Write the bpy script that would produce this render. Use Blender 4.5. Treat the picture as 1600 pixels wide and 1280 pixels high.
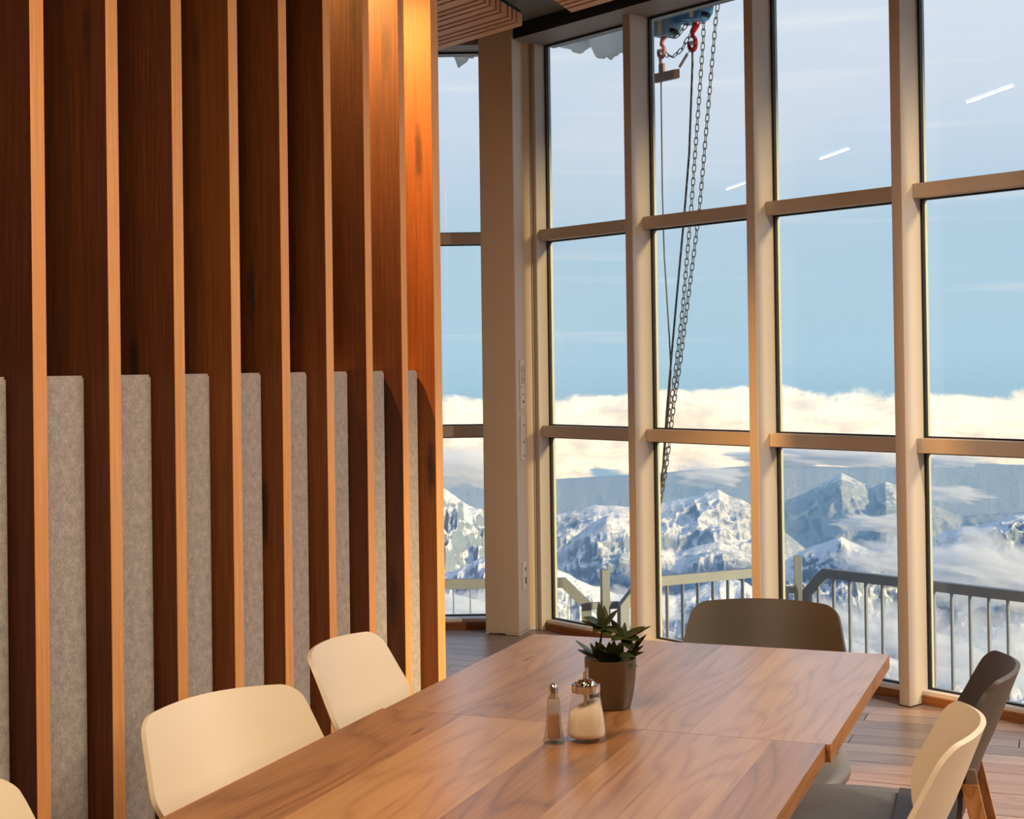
import bpy, bmesh, math, random
import numpy as np
from mathutils import Vector, Matrix, Euler
R = math.radians
for o in list(bpy.data.objects): bpy.data.objects.remove(o)
scene = bpy.context.scene
COL = scene.collection
random.seed(7); rng = np.random.default_rng(7)

# ------------------------------------------------------------------ camera
EYE = 1.43
cam_d = bpy.data.cameras.new('camera')
cam_d.sensor_width = 36.0; cam_d.lens = 36.0 * 2269.8 / 1600.0
cam_d.shift_y = -88.5 / 1600.0
cam_d.clip_start = 0.05; cam_d.clip_end = 120000.0
cam = bpy.data.objects.new('camera', cam_d); COL.objects.link(cam)
cam.matrix_world = Matrix.Translation((0, 0, EYE)) @ Matrix.Rotation(R(90.575), 4, 'X') @ Matrix.Rotation(R(-0.762), 4, 'Z')
scene.camera = cam

# ------------------------------------------------------------------ colour management
vs = scene.view_settings
vs.view_transform = 'Standard'; vs.look = 'None'; vs.gamma = 1.0; vs.exposure = 0.08
vs.use_curve_mapping = False
try:
    scene.cycles.use_denoising = True
    scene.cycles.use_adaptive_sampling = True; scene.cycles.adaptive_threshold = 0.03
    scene.cycles.max_bounces = 7; scene.cycles.diffuse_bounces = 3; scene.cycles.glossy_bounces = 3; scene.cycles.light_sampling_threshold = 0.03
    scene.cycles.transparent_max_bounces = 14; scene.cycles.transmission_bounces = 4
    scene.cycles.volume_bounces = 4
    scene.cycles.caustics_reflective = False; scene.cycles.caustics_refractive = False
    scene.cycles.sample_clamp_indirect = 6.0
except Exception: pass

def lin(r, g, b):
    f = lambda c: (c / 255 / 12.92) if c / 255 <= 0.04045 else ((c / 255 + 0.055) / 1.055) ** 2.4
    return (f(r), f(g), f(b), 1.0)

class NT:
    """small node-tree helper"""
    def __init__(s, tree): s.t = tree; s.n = tree.nodes; s.l = tree.links
    def new(s, typ, **kw):
        nd = s.n.new(typ)
        for k, v in kw.items():
            if k.startswith('_'): setattr(nd, k[1:], v)
        return nd
    def set(s, sock, v):
        if v is None: return
        if hasattr(v, 'is_linked') or isinstance(v, bpy.types.NodeSocket): s.l.new(v, sock)
        else: sock.default_value = v
    def math(s, op, a, b=None, c=None, clamp=False):
        nd = s.n.new('ShaderNodeMath'); nd.operation = op; nd.use_clamp = clamp
        for i, v in enumerate((a, b, c)):
            if v is not None: s.set(nd.inputs[i], v)
        return nd.outputs[0]
    def vmath(s, op, a, b=None):
        nd = s.n.new('ShaderNodeVectorMath'); nd.operation = op
        s.set(nd.inputs[0], a)
        if b is not None: s.set(nd.inputs[1], b)
        return nd.outputs[0]
    def noise(s, vec, scale, detail=4, rough=0.55, dist=0.0, out='Fac'):
        nd = s.n.new('ShaderNodeTexNoise')
        if vec is not None: s.l.new(vec, nd.inputs['Vector'])
        nd.inputs['Scale'].default_value = scale; nd.inputs['Detail'].default_value = detail
        nd.inputs['Roughness'].default_value = rough; nd.inputs['Distortion'].default_value = dist
        return nd.outputs[out]
    def smooth(s, v, a, b, lo=0.0, hi=1.0):
        nd = s.n.new('ShaderNodeMapRange'); nd.interpolation_type = 'SMOOTHSTEP'
        s.set(nd.inputs['Value'], v)
        for k, q in (('From Min', a), ('From Max', b), ('To Min', lo), ('To Max', hi)): s.set(nd.inputs[k], q)
        return nd.outputs['Result']
    def mix(s, fac, a, b, blend='MIX'):
        nd = s.n.new('ShaderNodeMix'); nd.data_type = 'RGBA'; nd.blend_type = blend
        s.set(nd.inputs[0], fac); s.set(nd.inputs[6], a); s.set(nd.inputs[7], b)
        return nd.outputs[2]
    def ramp(s, fac, stops, interp='LINEAR'):
        nd = s.n.new('ShaderNodeValToRGB'); cr = nd.color_ramp; cr.interpolation = interp
        while len(cr.elements) > 1: cr.elements.remove(cr.elements[-1])
        cr.elements[0].position = stops[0][0]; cr.elements[0].color = stops[0][1]
        for p, c in stops[1:]:
            e = cr.elements.new(p); e.color = c
        s.set(nd.inputs[0], fac)
        return nd.outputs[0]
    def mapping(s, vec, scale=(1, 1, 1), loc=(0, 0, 0), rot=(0, 0, 0)):
        nd = s.n.new('ShaderNodeMapping'); s.l.new(vec, nd.inputs['Vector'])
        nd.inputs['Scale'].default_value = scale; nd.inputs['Location'].default_value = loc
        nd.inputs['Rotation'].default_value = rot
        return nd.outputs[0]

# ------------------------------------------------------------------ world: sky over a far sea of cloud
SKY = 1.2
world = bpy.data.worlds.new('world'); scene.world = world; world.use_nodes = True
w = NT(world.node_tree); w.n.clear()
tc = w.new('ShaderNodeTexCoord'); vec = tc.outputs['Generated']
sep = w.new('ShaderNodeSeparateXYZ'); w.l.new(vec, sep.inputs[0]); ez = sep.outputs[2]
sky = w.ramp(w.smooth(ez, -0.12, 0.62), [
    (0.000, lin(128, 156, 182)), (0.030, lin(122, 158, 186)), (0.055, lin(158, 190, 208)),
    (0.075, lin(166, 196, 214)), (0.11, lin(168, 196, 213)), (0.20, lin(172, 196, 214)), (0.32, lin(194, 206, 222)),
    (0.46, lin(202, 212, 226)), (0.75, lin(150, 176, 210)), (1.0, lin(110, 146, 196))])
# thin streaky cirrus
st = w.mapping(vec, (3.0, 3.0, 70.0))
ci = w.smooth(w.noise(st, 1.0, 3, 0.6), 0.54, 0.80)
ci = w.math('MULTIPLY', ci, w.smooth(ez, -0.02, 0.03))
sky = w.mix(w.math('MULTIPLY', ci, 0.50), sky, lin(236, 232, 228))
ci2 = w.smooth(w.noise(w.mapping(vec, (4, 4, 9), (3, 1, 2)), 1.0, 3, 0.6), 0.45, 0.8)
sky = w.mix(w.math('MULTIPLY', ci2, w.smooth(ez, 0.03, 0.15, 0.0, 0.30)), sky, lin(224, 220, 226))
# cumulus deck below the horizon line
cv = w.mapping(vec, (1.0, 1.0, 1.7))
warp = w.noise(cv, 26.0, 1, 0.5, 0.0, 'Color')
cvw = w.vmath('ADD', cv, w.vmath('SCALE', w.vmath('SUBTRACT', warp, (0.5, 0.5, 0.5)), None))
cvw.node.inputs[1].links[0].from_node.inputs['Scale'].default_value = 0.022
n_big = w.noise(cvw, 9.0, 1, 0.5)
n_top = w.noise(cvw, 38.0, 4, 0.6)
n_low = w.noise(w.mapping(cvw, (1, 1, 1.6), (5, 2, 1)), 26.0, 3, 0.6)
topz = w.math('ADD', w.math('MULTIPLY_ADD', n_big, 0.050, -0.0445), w.math('MULTIPLY_ADD', n_top, 0.022, -0.011))
up = w.math('SUBTRACT', topz, ez)
m_top = w.smooth(up, 0.0, 0.0055)
botz = w.math('ADD', w.math('MULTIPLY_ADD', n_low, 0.085, -0.134), w.math('MULTIPLY_ADD', n_top, 0.03, -0.015))
m_bot = w.smooth(w.math('SUBTRACT', ez, botz), 0.0, 0.016)
cmask = w.math('MULTIPLY', m_top, m_bot)
shade = w.noise(w.mapping(cvw, (1, 1, 2.2), (1, 7, 3)), 30.0, 4, 0.65)
shade2 = n_top
ccol = w.ramp(w.math('ADD', w.math('MULTIPLY', shade, 0.65), w.math('MULTIPLY', shade2, 0.35)),
              [(0.30, lin(226, 208, 184)), (0.43, (1.05, 0.87, 0.60, 1)), (0.52, (1.4, 1.17, 0.80, 1)), (0.70, (1.5, 1.32, 1.0, 1))])
ccol = w.mix(w.smooth(up, 0.004, 0.03, 0.35, 0.0), ccol, lin(236, 236, 236))
full = w.mix(w.math('MULTIPLY', cmask, 0.97), sky, ccol)
# scattered lower cloud over the deep valleys
lowm = w.math('MULTIPLY', w.smooth(w.noise(w.mapping(cvw, (1, 1, 1.2), (9, 1, 4)), 16.0, 4, 0.6), 0.42, 0.66), w.smooth(ez, -0.085, -0.12))
full = w.mix(w.math('MULTIPLY', lowm, 0.85), full, lin(206, 200, 198))
bg = w.new('ShaderNodeBackground'); w.l.new(full, bg.inputs[0]); bg.inputs[1].default_value = SKY
wo = w.new('ShaderNodeOutputWorld'); w.l.new(bg.outputs[0], wo.inputs[0])

# hazy low evening sun on the right, grazing the facade
sun_d = bpy.data.lights.new('sun', 'SUN'); sun_d.energy = 5.6; sun_d.angle = R(4); sun_d.color = (1.0, 0.77, 0.40)
sun = bpy.data.objects.new('sun', sun_d); COL.objects.link(sun)
SUN_AZ, SUN_EL = R(130), R(11)
sdir = Vector((math.sin(SUN_AZ) * math.cos(SUN_EL), math.cos(SUN_AZ) * math.cos(SUN_EL), math.sin(SUN_EL)))
sun.rotation_euler = sdir.to_track_quat('Z', 'Y').to_euler()

# ------------------------------------------------------------------ local frames of the place
FO = Vector((1.63297, 6.02622, 0.0)); FROT = R(-49.954)      # glass facade: x along it, y outwards
WROT = R(-20.811)                                            # slat partition: y along it, x into the room
TROT = R(-21.427)                                            # dining tables
def frame(rot, loc=(0, 0, 0)): return Matrix.Translation(loc) @ Matrix.Rotation(rot, 4, 'Z')
FM, WM, TM = frame(FROT, FO), frame(WROT), frame(TROT)
LAMP_COL = (1.0, 0.80, 0.57)
def area_light(name, loc, rot, sx, sy, power, col):
    d = bpy.data.lights.new(name, 'AREA'); d.shape = 'RECTANGLE'; d.size = sx; d.size_y = sy
    d.energy = power; d.color = col
    o = bpy.data.objects.new(name, d); COL.objects.link(o); o.location = loc; o.rotation_euler = rot
    return o

# ------------------------------------------------------------------ mesh helpers
class MB:
    def __init__(s): s.v = []; s.f = []; s.mi = []
    def add(s, vs_, fs_, mi=0):
        b = len(s.v); s.v += [tuple(p) for p in vs_]; s.f += [tuple(b + i for i in f) for f in fs_]; s.mi += [mi] * len(fs_)
        return s
    def box(s, x0, x1, y0, y1, z0, z1, M=None, mi=0):
        p = [(x0, y0, z0), (x1, y0, z0), (x1, y1, z0), (x0, y1, z0), (x0, y0, z1), (x1, y0, z1), (x1, y1, z1), (x0, y1, z1)]
        if M is not None: p = [M @ Vector(q) for q in p]
        return s.add(p, [(0, 3, 2, 1), (4, 5, 6, 7), (0, 1, 5, 4), (1, 2, 6, 5), (2, 3, 7, 6), (3, 0, 4, 7)], mi)
    def bbox(s, x0, x1, y0, y1, z0, z1, b=0.002, M=None, mi=0):
        """box with bevelled edges"""
        bm = bmesh.new(); bmesh.ops.create_cube(bm, size=1.0)
        for v in bm.verts:
            v.co = Vector(((x0 + x1) / 2 + v.co.x * (x1 - x0), (y0 + y1) / 2 + v.co.y * (y1 - y0), (z0 + z1) / 2 + v.co.z * (z1 - z0)))
        bmesh.ops.bevel(bm, geom=list(bm.edges), offset=b, segments=1, affect='EDGES')
        bm.verts.ensure_lookup_table(); bm.verts.index_update()
        vs_ = [(M @ v.co if M is not None else v.co) for v in bm.verts]
        s.add(vs_, [[v.index for v in f.verts] for f in bm.faces], mi); bm.free(); return s
    def prism(s, poly, z0, z1, M=None, mi=0):
        n = len(poly)
        p = [(x, y, z0) for x, y in poly] + [(x, y, z1) for x, y in poly]
        if M is not None: p = [M @ Vector(q) for q in p]
        return s.add(p, [tuple(range(n - 1, -1, -1)), tuple(range(n, 2 * n))] + [(i, (i + 1) % n, n + (i + 1) % n, n + i) for i in range(n)], mi)
    def tube(s, pts, rad, n=8, cap=True, mi=0):
        pts = [Vector(p) for p in pts]; rads = rad if isinstance(rad, (list, tuple)) else [rad] * len(pts)
        rings = []; up = None
        for i, p in enumerate(pts):
            d = (pts[min(i + 1, len(pts) - 1)] - pts[max(i - 1, 0)]).normalized()
            if up is None: up = Vector((0, 0, 1)) if abs(d.z) < 0.9 else Vector((1, 0, 0))
            a = d.cross(up).normalized(); b = a.cross(d).normalized(); up = b
            rings.append([p + (a * math.cos(2 * math.pi * k / n) + b * math.sin(2 * math.pi * k / n)) * rads[i] for k in range(n)])
        vs_ = [q for r in rings for q in r]; fs_ = []
        for i in range(len(pts) - 1):
            for k in range(n): fs_.append((i * n + k, i * n + (k + 1) % n, (i + 1) * n + (k + 1) % n, (i + 1) * n + k))
        if cap: fs_ += [tuple(range(n - 1, -1, -1)), tuple((len(pts) - 1) * n + k for k in range(n))]
        return s.add(vs_, fs_, mi)
    def lathe(s, prof, n=32, c=(0, 0, 0), mi=0):
        vs_ = []; fs_ = []
        for r, z in prof:
            for k in range(n):
                a = 2 * math.pi * k / n; vs_.append((c[0] + r * math.cos(a), c[1] + r * math.sin(a), c[2] + z))
        for i in range(len(prof) - 1):
            for k in range(n): fs_.append((i * n + k, i * n + (k + 1) % n, (i + 1) * n + (k + 1) % n, (i + 1) * n + k))
        if prof[0][0] > 1e-6: fs_.append(tuple(range(n - 1, -1, -1)))
        if prof[-1][0] > 1e-6: fs_.append(tuple((len(prof) - 1) * n + k for k in range(n)))
        return s.add(vs_, fs_, mi)
    def grid(s, P, mi=0):
        """P[i][j] -> points"""
        m, n = len(P), len(P[0])
        return s.add([q for r in P for q in r], [(i * n + j, i * n + j + 1, (i + 1) * n + j + 1, (i + 1) * n + j) for i in range(m - 1) for j in range(n - 1)], mi)
    def mesh(s, name, mats, smooth=False):
        me = bpy.data.meshes.new(name); me.from_pydata(s.v, [], s.f)
        for m in (mats if isinstance(mats, (list, tuple)) else [mats]): me.materials.append(m)
        if any(s.mi): me.polygons.foreach_set('material_index', s.mi)
        if smooth: me.polygons.foreach_set('use_smooth', [True] * len(me.polygons))
        me.update(); return me
    def build(s, name, mats, parent=None, smooth=False, angle=None):
        o = link(name, s.mesh(name, mats, smooth), parent)
        if angle is not None:
            for p in o.data.polygons: p.use_smooth = True
            try: o.data.set_sharp_from_angle(angle=R(angle))
            except Exception: pass
        return o

def link(name, data, parent=None):
    o = bpy.data.objects.new(name, data); COL.objects.link(o)
    if parent is not None: o.parent = parent
    return o
def tag(o, label=None, cat=None, group=None, kind=None):
    if label: o['label'] = label
    if cat: o['category'] = cat
    if group: o['group'] = group
    if kind: o['kind'] = kind
    return o
def thing(name, label, cat, M=None, group=None, kind=None):
    o = link(name, None); o.empty_display_size = 0.1
    if M is not None: o.matrix_world = M
    return tag(o, label, cat, group, kind)
def rrect(x0, x1, y0, y1, r, n=5):
    P = []
    for cx, cy, a0 in ((x1 - r, y1 - r, 0), (x0 + r, y1 - r, 90), (x0 + r, y0 + r, 180), (x1 - r, y0 + r, 270)):
        for k in range(n + 1):
            a = R(a0 + 90 * k / n); P.append((cx + r * math.cos(a), cy + r * math.sin(a)))
    return P

# ------------------------------------------------------------------ materials
def mat(name):
    m = bpy.data.materials.new(name); m.use_nodes = True; t = NT(m.node_tree); t.n.clear()
    out = t.new('ShaderNodeOutputMaterial'); b = t.new('ShaderNodeBsdfPrincipled'); t.l.new(b.outputs[0], out.inputs[0])
    return m, t, b, out
def plain(name, col, rough=0.5, metal=0.0, spec=0.5, var=0.0, bump=0.0, bscale=200.0, coat=0.0):
    m, t, b, out = mat(name)
    b.inputs['Roughness'].default_value = rough; b.inputs['Metallic'].default_value = metal
    b.inputs['Specular IOR Level'].default_value = spec; b.inputs['Coat Weight'].default_value = coat
    tcn = t.new('ShaderNodeTexCoord').outputs['Object']
    if var:
        n = t.noise(tcn, 9.0, 4)
        c2 = tuple(c * (1 - var) for c in col[:3]) + (1,)
        t.l.new(t.mix(n, col, c2), b.inputs['Base Color'])
    else: b.inputs['Base Color'].default_value = col
    if bump:
        bp = t.new('ShaderNodeBump'); bp.inputs['Strength'].default_value = bump; bp.inputs['Distance'].default_value = 0.002
        t.l.new(t.noise(tcn, bscale, 3), bp.inputs['Height']); t.l.new(bp.outputs[0], b.inputs['Normal'])
    return m
def wood(name, dark, mid, light, axis='Z', rough=0.5, ring=9.0, knots=0.0, coat=0.0, coatr=0.2, randv=0.25, fine=1.0, ringmix=0.5, spec=0.4, coatior=1.5):
    m, t, b, out = mat(name)
    tcn = t.new('ShaderNodeTexCoord').outputs['Object']
    rnd = t.new('ShaderNodeObjectInfo').outputs['Random']
    offs = t.new('ShaderNodeCombineXYZ')
    for i, k in enumerate((17.3, 31.7, 53.9)): t.l.new(t.math('MULTIPLY', rnd, k), offs.inputs[i])
    p = t.vmath('ADD', tcn, offs.outputs[0])
    sc = {'X': (0.16, 1, 1), 'Y': (1, 0.16, 1), 'Z': (1, 1, 0.16)}[axis]
    sf = {'X': (0.03, 1, 1), 'Y': (1, 0.03, 1), 'Z': (1, 1, 0.03)}[axis]
    ps = t.mapping(p, sc); pf = t.mapping(p, sf)
    base = t.noise(ps, ring, 2, 0.45, 0.35)
    rings = t.math('FRACT', t.math('MULTIPLY', base, 13.0))
    rings = t.math('ABSOLUTE', t.math('MULTIPLY_ADD', rings, 2.0, -1.0))
    rings = t.math('SUBTRACT', 1.0, t.math('POWER', t.math('SUBTRACT', 1.0, rings), 3.0))
    fib = t.noise(pf, 140.0 * fine, 2, 0.6)
    big = t.noise(t.mapping(p, {'X': (0.35, 1, 1), 'Y': (1, 0.35, 1), 'Z': (1, 1, 0.35)}[axis]), 2.2, 1, 0.5)
    f = t.math('ADD', t.math('MULTIPLY', t.math('MULTIPLY_ADD', rings, 0.5, 0.25), ringmix), t.math('MULTIPLY', fib, 1.0 - ringmix))
    f = t.math('ADD', t.math('MULTIPLY', f, 0.70), t.math('MULTIPLY', big, 0.30))
    f = t.math('ADD', f, t.math('MULTIPLY_ADD', rnd, randv, -randv / 2))
    col = t.ramp(f, [(0.22, dark), (0.5, mid), (0.80, light)])
    if knots:
        vo = t.new('ShaderNodeTexVoronoi'); vo.feature = 'F1'; vo.inputs['Scale'].default_value = 1.0
        kv = {'X': (1.0, 9.0, 9.0), 'Y': (9.0, 1.0, 9.0), 'Z': (9.0, 9.0, 1.4)}[axis]
        wv = t.vmath('ADD', t.mapping(p, kv), t.vmath('SCALE', t.noise(p, 30.0, 2, 0.5, 0.0, 'Color'), None))
        wv.node.inputs[1].links[0].from_node.inputs['Scale'].default_value = 0.12
        t.l.new(wv, vo.inputs['Vector'])
        k = t.smooth(vo.outputs['Distance'], knots, knots * 0.25)
        col = t.mix(t.math('MULTIPLY', k, 0.75), col, tuple(c * 0.25 for c in dark[:3]) + (1,))
    t.l.new(col, b.inputs['Base Color'])
    b.inputs['Roughness'].default_value = rough; b.inputs['Coat Weight'].default_value = coat; b.inputs['Coat Roughness'].default_value = coatr; b.inputs['Coat IOR'].default_value = coatior
    b.inputs['Specular IOR Level'].default_value = spec
    bp = t.new('ShaderNodeBump'); bp.inputs['Strength'].default_value = 0.25; bp.inputs['Distance'].default_value = 0.001
    t.l.new(fib, bp.inputs['Height']); t.l.new(bp.outputs[0], b.inputs['Normal'])
    return m

M = {}
M['slat_face'] = wood('shade-darkened slat face', lin(68, 31, 9), lin(94, 46, 14), lin(126, 68, 22), 'Z', 0.55, 5.0, 0.21, randv=0.50, ringmix=0.10)  # slat wood darkened to stand in for shade on the side faces
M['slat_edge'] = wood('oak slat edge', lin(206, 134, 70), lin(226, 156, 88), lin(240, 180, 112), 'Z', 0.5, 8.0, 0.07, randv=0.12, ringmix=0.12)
M['table'] = wood('oiled oak table', lin(114, 72, 40), lin(166, 114, 70), lin(198, 148, 98), 'Y', 0.34, 5.0, 0.07, coat=1.0, coatr=0.27, randv=0.30, ringmix=0.5, spec=0.6, coatior=2.1)
M['table_edge'] = wood('oak table edge', lin(112, 66, 34), lin(158, 104, 58), lin(188, 134, 84), 'Y', 0.5, 7.0, randv=0.1)
M['floor'] = wood('oak floor', lin(112, 88, 72), lin(152, 126, 107), lin(184, 158, 138), 'X', 0.42, 5.0, coat=0.5, coatr=0.28, randv=0.34, ringmix=0.35)
M['leg'] = wood('chair leg oak', lin(140, 84, 42), lin(196, 136, 82), lin(226, 170, 112), 'Z', 0.5, 8.0, randv=0.1)
M['kerb'] = wood('kerb wood', lin(86, 46, 20), lin(136, 82, 42), lin(170, 112, 62), 'X', 0.5, 7.0, randv=0.1)
M['ceil_slat'] = wood('ceiling slat wood', lin(186, 128, 86), lin(222, 162, 114), lin(242, 188, 142), 'X', 0.55, 7.0, randv=0.2, ringmix=0.15)
M['frame'] = plain('white window frame paint', lin(204, 188, 172), 0.45, var=0.05)
M['column'] = plain('cream column plaster', lin(222, 198, 172), 0.6, var=0.06, bump=0.2, bscale=60)
M['sill'] = plain('skylight-whitened sill paint', lin(240, 232, 224), 0.5)  # frame paint whitened to stand in for skylight on the sill
M['gasket'] = plain('black rubber gasket', lin(22, 20, 20), 0.5)
M['spacer'] = plain('aluminium spacer', lin(205, 203, 198), 0.45, 0.0)
M['outframe'] = plain('outside frame paint', lin(186, 186, 180), 0.5)
M['ceiling'] = plain('grey ceiling paint', lin(120, 116, 110), 0.8, var=0.05)
M['black'] = plain('black fascia and beam shade', lin(26, 23, 21), 0.7)
M['beam'] = plain('grey beam paint', lin(150, 142, 132), 0.6)
M['wallp'] = plain('warm wall plaster', lin(196, 166, 134), 0.8, var=0.06)
M['switch'] = plain('white plastic plate', lin(232, 220, 204), 0.35)
M['hole'] = plain('dark socket hole', lin(70, 60, 54), 0.5)
M['cream'] = plain('cream chair shell', lin(228, 208, 180), 0.42, spec=0.4, bump=0.12, bscale=900)
M['taupe'] = plain('taupe chair shell', lin(66, 54, 45), 0.45, spec=0.45, bump=0.15, bscale=900)
M['seat_taupe'] = plain('grey seat pad', lin(118, 114, 109), 0.5, bump=0.2, bscale=900)
M['under'] = plain('dark seat underside', lin(58, 50, 44), 0.6)
M['bracket'] = plain('grey chair bracket', lin(150, 136, 122), 0.4)
M['pot'] = plain('olive brown pot', lin(82, 58, 30), 0.45, var=0.15)
M['soil'] = plain('dark soil', lin(38, 26, 18), 0.95, bump=0.5, bscale=150)
M['chrome'] = plain('chrome', lin(205, 196, 186), 0.12, 1.0)
M['steel'] = plain('galvanised steel', lin(146, 153, 160), 0.55, 0.0, var=0.25)
M['chain'] = plain('chain steel', lin(92, 92, 94), 0.5, 0.5)
M['rope'] = plain('wire rope', lin(72, 74, 78), 0.6, 0.3)
M['blue'] = plain('blue hoist paint', lin(70, 134, 182), 0.45, var=0.2)
M['blue2'] = plain('reflection-paled blue hoist paint', lin(142, 176, 192), 0.5, var=0.2)  # hoist blue paled to stand in for the pane reflection over it
M['red'] = plain('red hook paint', lin(186, 30, 38), 0.4)
M['red2'] = plain('reflection-paled red hook paint', lin(178, 104, 98), 0.5)  # hook red paled to stand in for the pane reflection over it
M['brown'] = plain('rusty bracket', lin(150, 122, 112), 0.6, var=0.2)
M['plate'] = plain('cream plate', lin(240, 206, 158), 0.5)
M['terrace'] = plain('terrace concrete', lin(120, 118, 116), 0.8, var=0.2)
M['lampbody'] = plain('lamp housing', lin(210, 206, 200), 0.4)

def felt_mat():
    m, t, b, out = mat('grey felt')
    p = t.new('ShaderNodeTexCoord').outputs['Object']
    n1 = t.noise(t.mapping(p, (1, 1, 0.5)), 260.0, 4, 0.7); n2 = t.noise(p, 40.0, 4, 0.7)
    f = t.math('ADD', t.math('MULTIPLY', n1, 0.6), t.math('MULTIPLY', n2, 0.4))
    t.l.new(t.ramp(f, [(0.32, lin(126, 115, 107)), (0.52, lin(174, 162, 153)), (0.70, lin(214, 204, 195))]), b.inputs['Base Color'])
    b.inputs['Roughness'].default_value = 0.95; b.inputs['Sheen Weight'].default_value = 0.3
    bp = t.new('ShaderNodeBump'); bp.inputs['Strength'].default_value = 0.5; bp.inputs['Distance'].default_value = 0.002
    t.l.new(n1, bp.inputs['Height']); t.l.new(bp.outputs[0], b.inputs['Normal'])
    return m
M['felt'] = felt_mat()
def thin_fresnel(t, ior):
    g = t.new('ShaderNodeNewGeometry'); fr = t.new('ShaderNodeFresnel')
    t.l.new(t.math('MULTIPLY_ADD', g.outputs['Backfacing'], 1.0 / ior - ior, ior), fr.inputs[0])
    return fr.outputs[0]
def pane_mat():
    m = bpy.data.materials.new('window glass'); m.use_nodes = True; t = NT(m.node_tree); t.n.clear()
    out = t.new('ShaderNodeOutputMaterial'); tr = t.new('ShaderNodeBsdfTransparent'); gl = t.new('ShaderNodeBsdfGlossy')
    tr.inputs[0].default_value = (0.955, 0.975, 0.975, 1); gl.inputs['Roughness'].default_value = 0.0
    mx = t.new('ShaderNodeMixShader'); t.l.new(t.math('MULTIPLY', thin_fresnel(t, 1.45), 1.0, clamp=True), mx.inputs[0])
    t.l.new(tr.outputs[0], mx.inputs[1]); t.l.new(gl.outputs[0], mx.inputs[2]); t.l.new(mx.outputs[0], out.inputs[0])
    return m
M['pane'] = pane_mat()
def clear_glass(name, tint=(0.93, 0.92, 0.90, 1)):
    m = bpy.data.materials.new(name); m.use_nodes = True; t = NT(m.node_tree); t.n.clear()
    out = t.new('ShaderNodeOutputMaterial'); tr = t.new('ShaderNodeBsdfTransparent'); gl = t.new('ShaderNodeBsdfGlossy')
    tr.inputs[0].default_value = tint; gl.inputs['Roughness'].default_value = 0.04
    mx = t.new('ShaderNodeMixShader'); t.l.new(t.math('MULTIPLY_ADD', thin_fresnel(t, 1.5), 1.0, 0.03, clamp=True), mx.inputs[0])
    t.l.new(tr.outputs[0], mx.inputs[1]); t.l.new(gl.outputs[0], mx.inputs[2]); t.l.new(mx.outputs[0], out.inputs[0])
    return m
M['jar'] = clear_glass('clear jar glass')
M['jar2'] = clear_glass('smoky shaker glass', (0.86, 0.82, 0.78, 1))
M['sugar'] = plain('white sugar', lin(236, 212, 184), 0.9, bump=0.3, bscale=1500)
M['salt'] = plain('ground pepper and salt', lin(178, 138, 104), 0.9, bump=0.3, bscale=1500)
def emit(name, col, strength):
    m = bpy.data.materials.new(name); m.use_nodes = True; t = NT(m.node_tree); t.n.clear()
    out = t.new('ShaderNodeOutputMaterial'); e = t.new('ShaderNodeEmission'); e.inputs[0].default_value = col; e.inputs[1].default_value = strength
    t.l.new(e.outputs[0], out.inputs[0])
    try: m.cycles.emission_sampling = 'NONE'
    except Exception: pass
    return m
M['tube'] = emit('lit lamp tube', (1.0, 0.90, 0.76, 1), 5.0)
def leaf_mat():
    m, t, b, out = mat('succulent leaf')
    n = t.noise(t.new('ShaderNodeTexCoord').outputs['Object'], 40.0, 3)
    t.l.new(t.ramp(n, [(0.3, lin(26, 32, 12)), (0.7, lin(60, 68, 28))]), b.inputs['Base Color'])
    b.inputs['Roughness'].default_value = 0.35; return m
M['leaf'] = leaf_mat()
M['stem'] = plain('plant stem', lin(52, 56, 28), 0.6)
def snow_mat():
    m, t, b, out = mat('packed snow'); b.inputs['Base Color'].default_value = lin(232, 228, 222); b.inputs['Roughness'].default_value = 0.8
    tl = t.new('ShaderNodeBsdfTranslucent'); tl.inputs[0].default_value = lin(254, 252, 248); ms = t.new('ShaderNodeMixShader'); ms.inputs[0].default_value = 0.9
    t.l.new(b.outputs[0], ms.inputs[1]); t.l.new(tl.outputs[0], ms.inputs[2]); t.l.new(ms.outputs[0], out.inputs[0])
    bp = t.new('ShaderNodeBump'); bp.inputs['Strength'].default_value = 0.6; bp.inputs['Distance'].default_value = 0.03
    t.l.new(t.noise(t.new('ShaderNodeTexCoord').outputs['Object'], 14.0, 5), bp.inputs['Height']); t.l.new(bp.outputs[0], b.inputs['Normal'])
    return m
M['snow'] = snow_mat()

# ================================================================== ROOM SHELL
ROOM = [(9.35, -3.15), (4.2, -6.2), (-5.6, -4.2), (-5.6, 8.02), (-0.10, 8.02), (0.16, 7.93)]   # plan, clockwise from the facade's right end
CEIL = 3.27
fl = tag(MB().prism(list(reversed(ROOM)), -0.20, -0.02).build('floor', M['floor']), 'brown oak plank floor of the restaurant', None, kind='structure')
tag(MB().prism(list(reversed(ROOM)), CEIL, CEIL + 0.12).build('ceiling', M['ceiling']), 'dark grey flat ceiling', None, kind='structure')
def wall(name, a, b, m, label):
    a, b = Vector((*a, 0)), Vector((*b, 0)); d = (b - a); L = d.length; ang = math.atan2(d.y, d.x)
    o = MB().box(0, L, 0, 0.15, -0.02, CEIL).build(name, m)
    o.matrix_world = Matrix.Translation(a) @ Matrix.Rotation(ang, 4, 'Z')
    return tag(o, label, None, kind='structure')
wall('wall_right', ROOM[1], ROOM[0], M['wallp'], 'plain warm plaster wall at the far right end')
for o in [bpy.data.objects['wall_right']]: o.data.transform(Matrix.Translation((0, -0.15, 0)))
wall('wall_back', ROOM[2], ROOM[1], M['wallp'], 'plain warm plaster wall behind the viewer')
for o in [bpy.data.objects['wall_back']]: o.data.transform(Matrix.Translation((0, -0.15, 0)))
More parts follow.
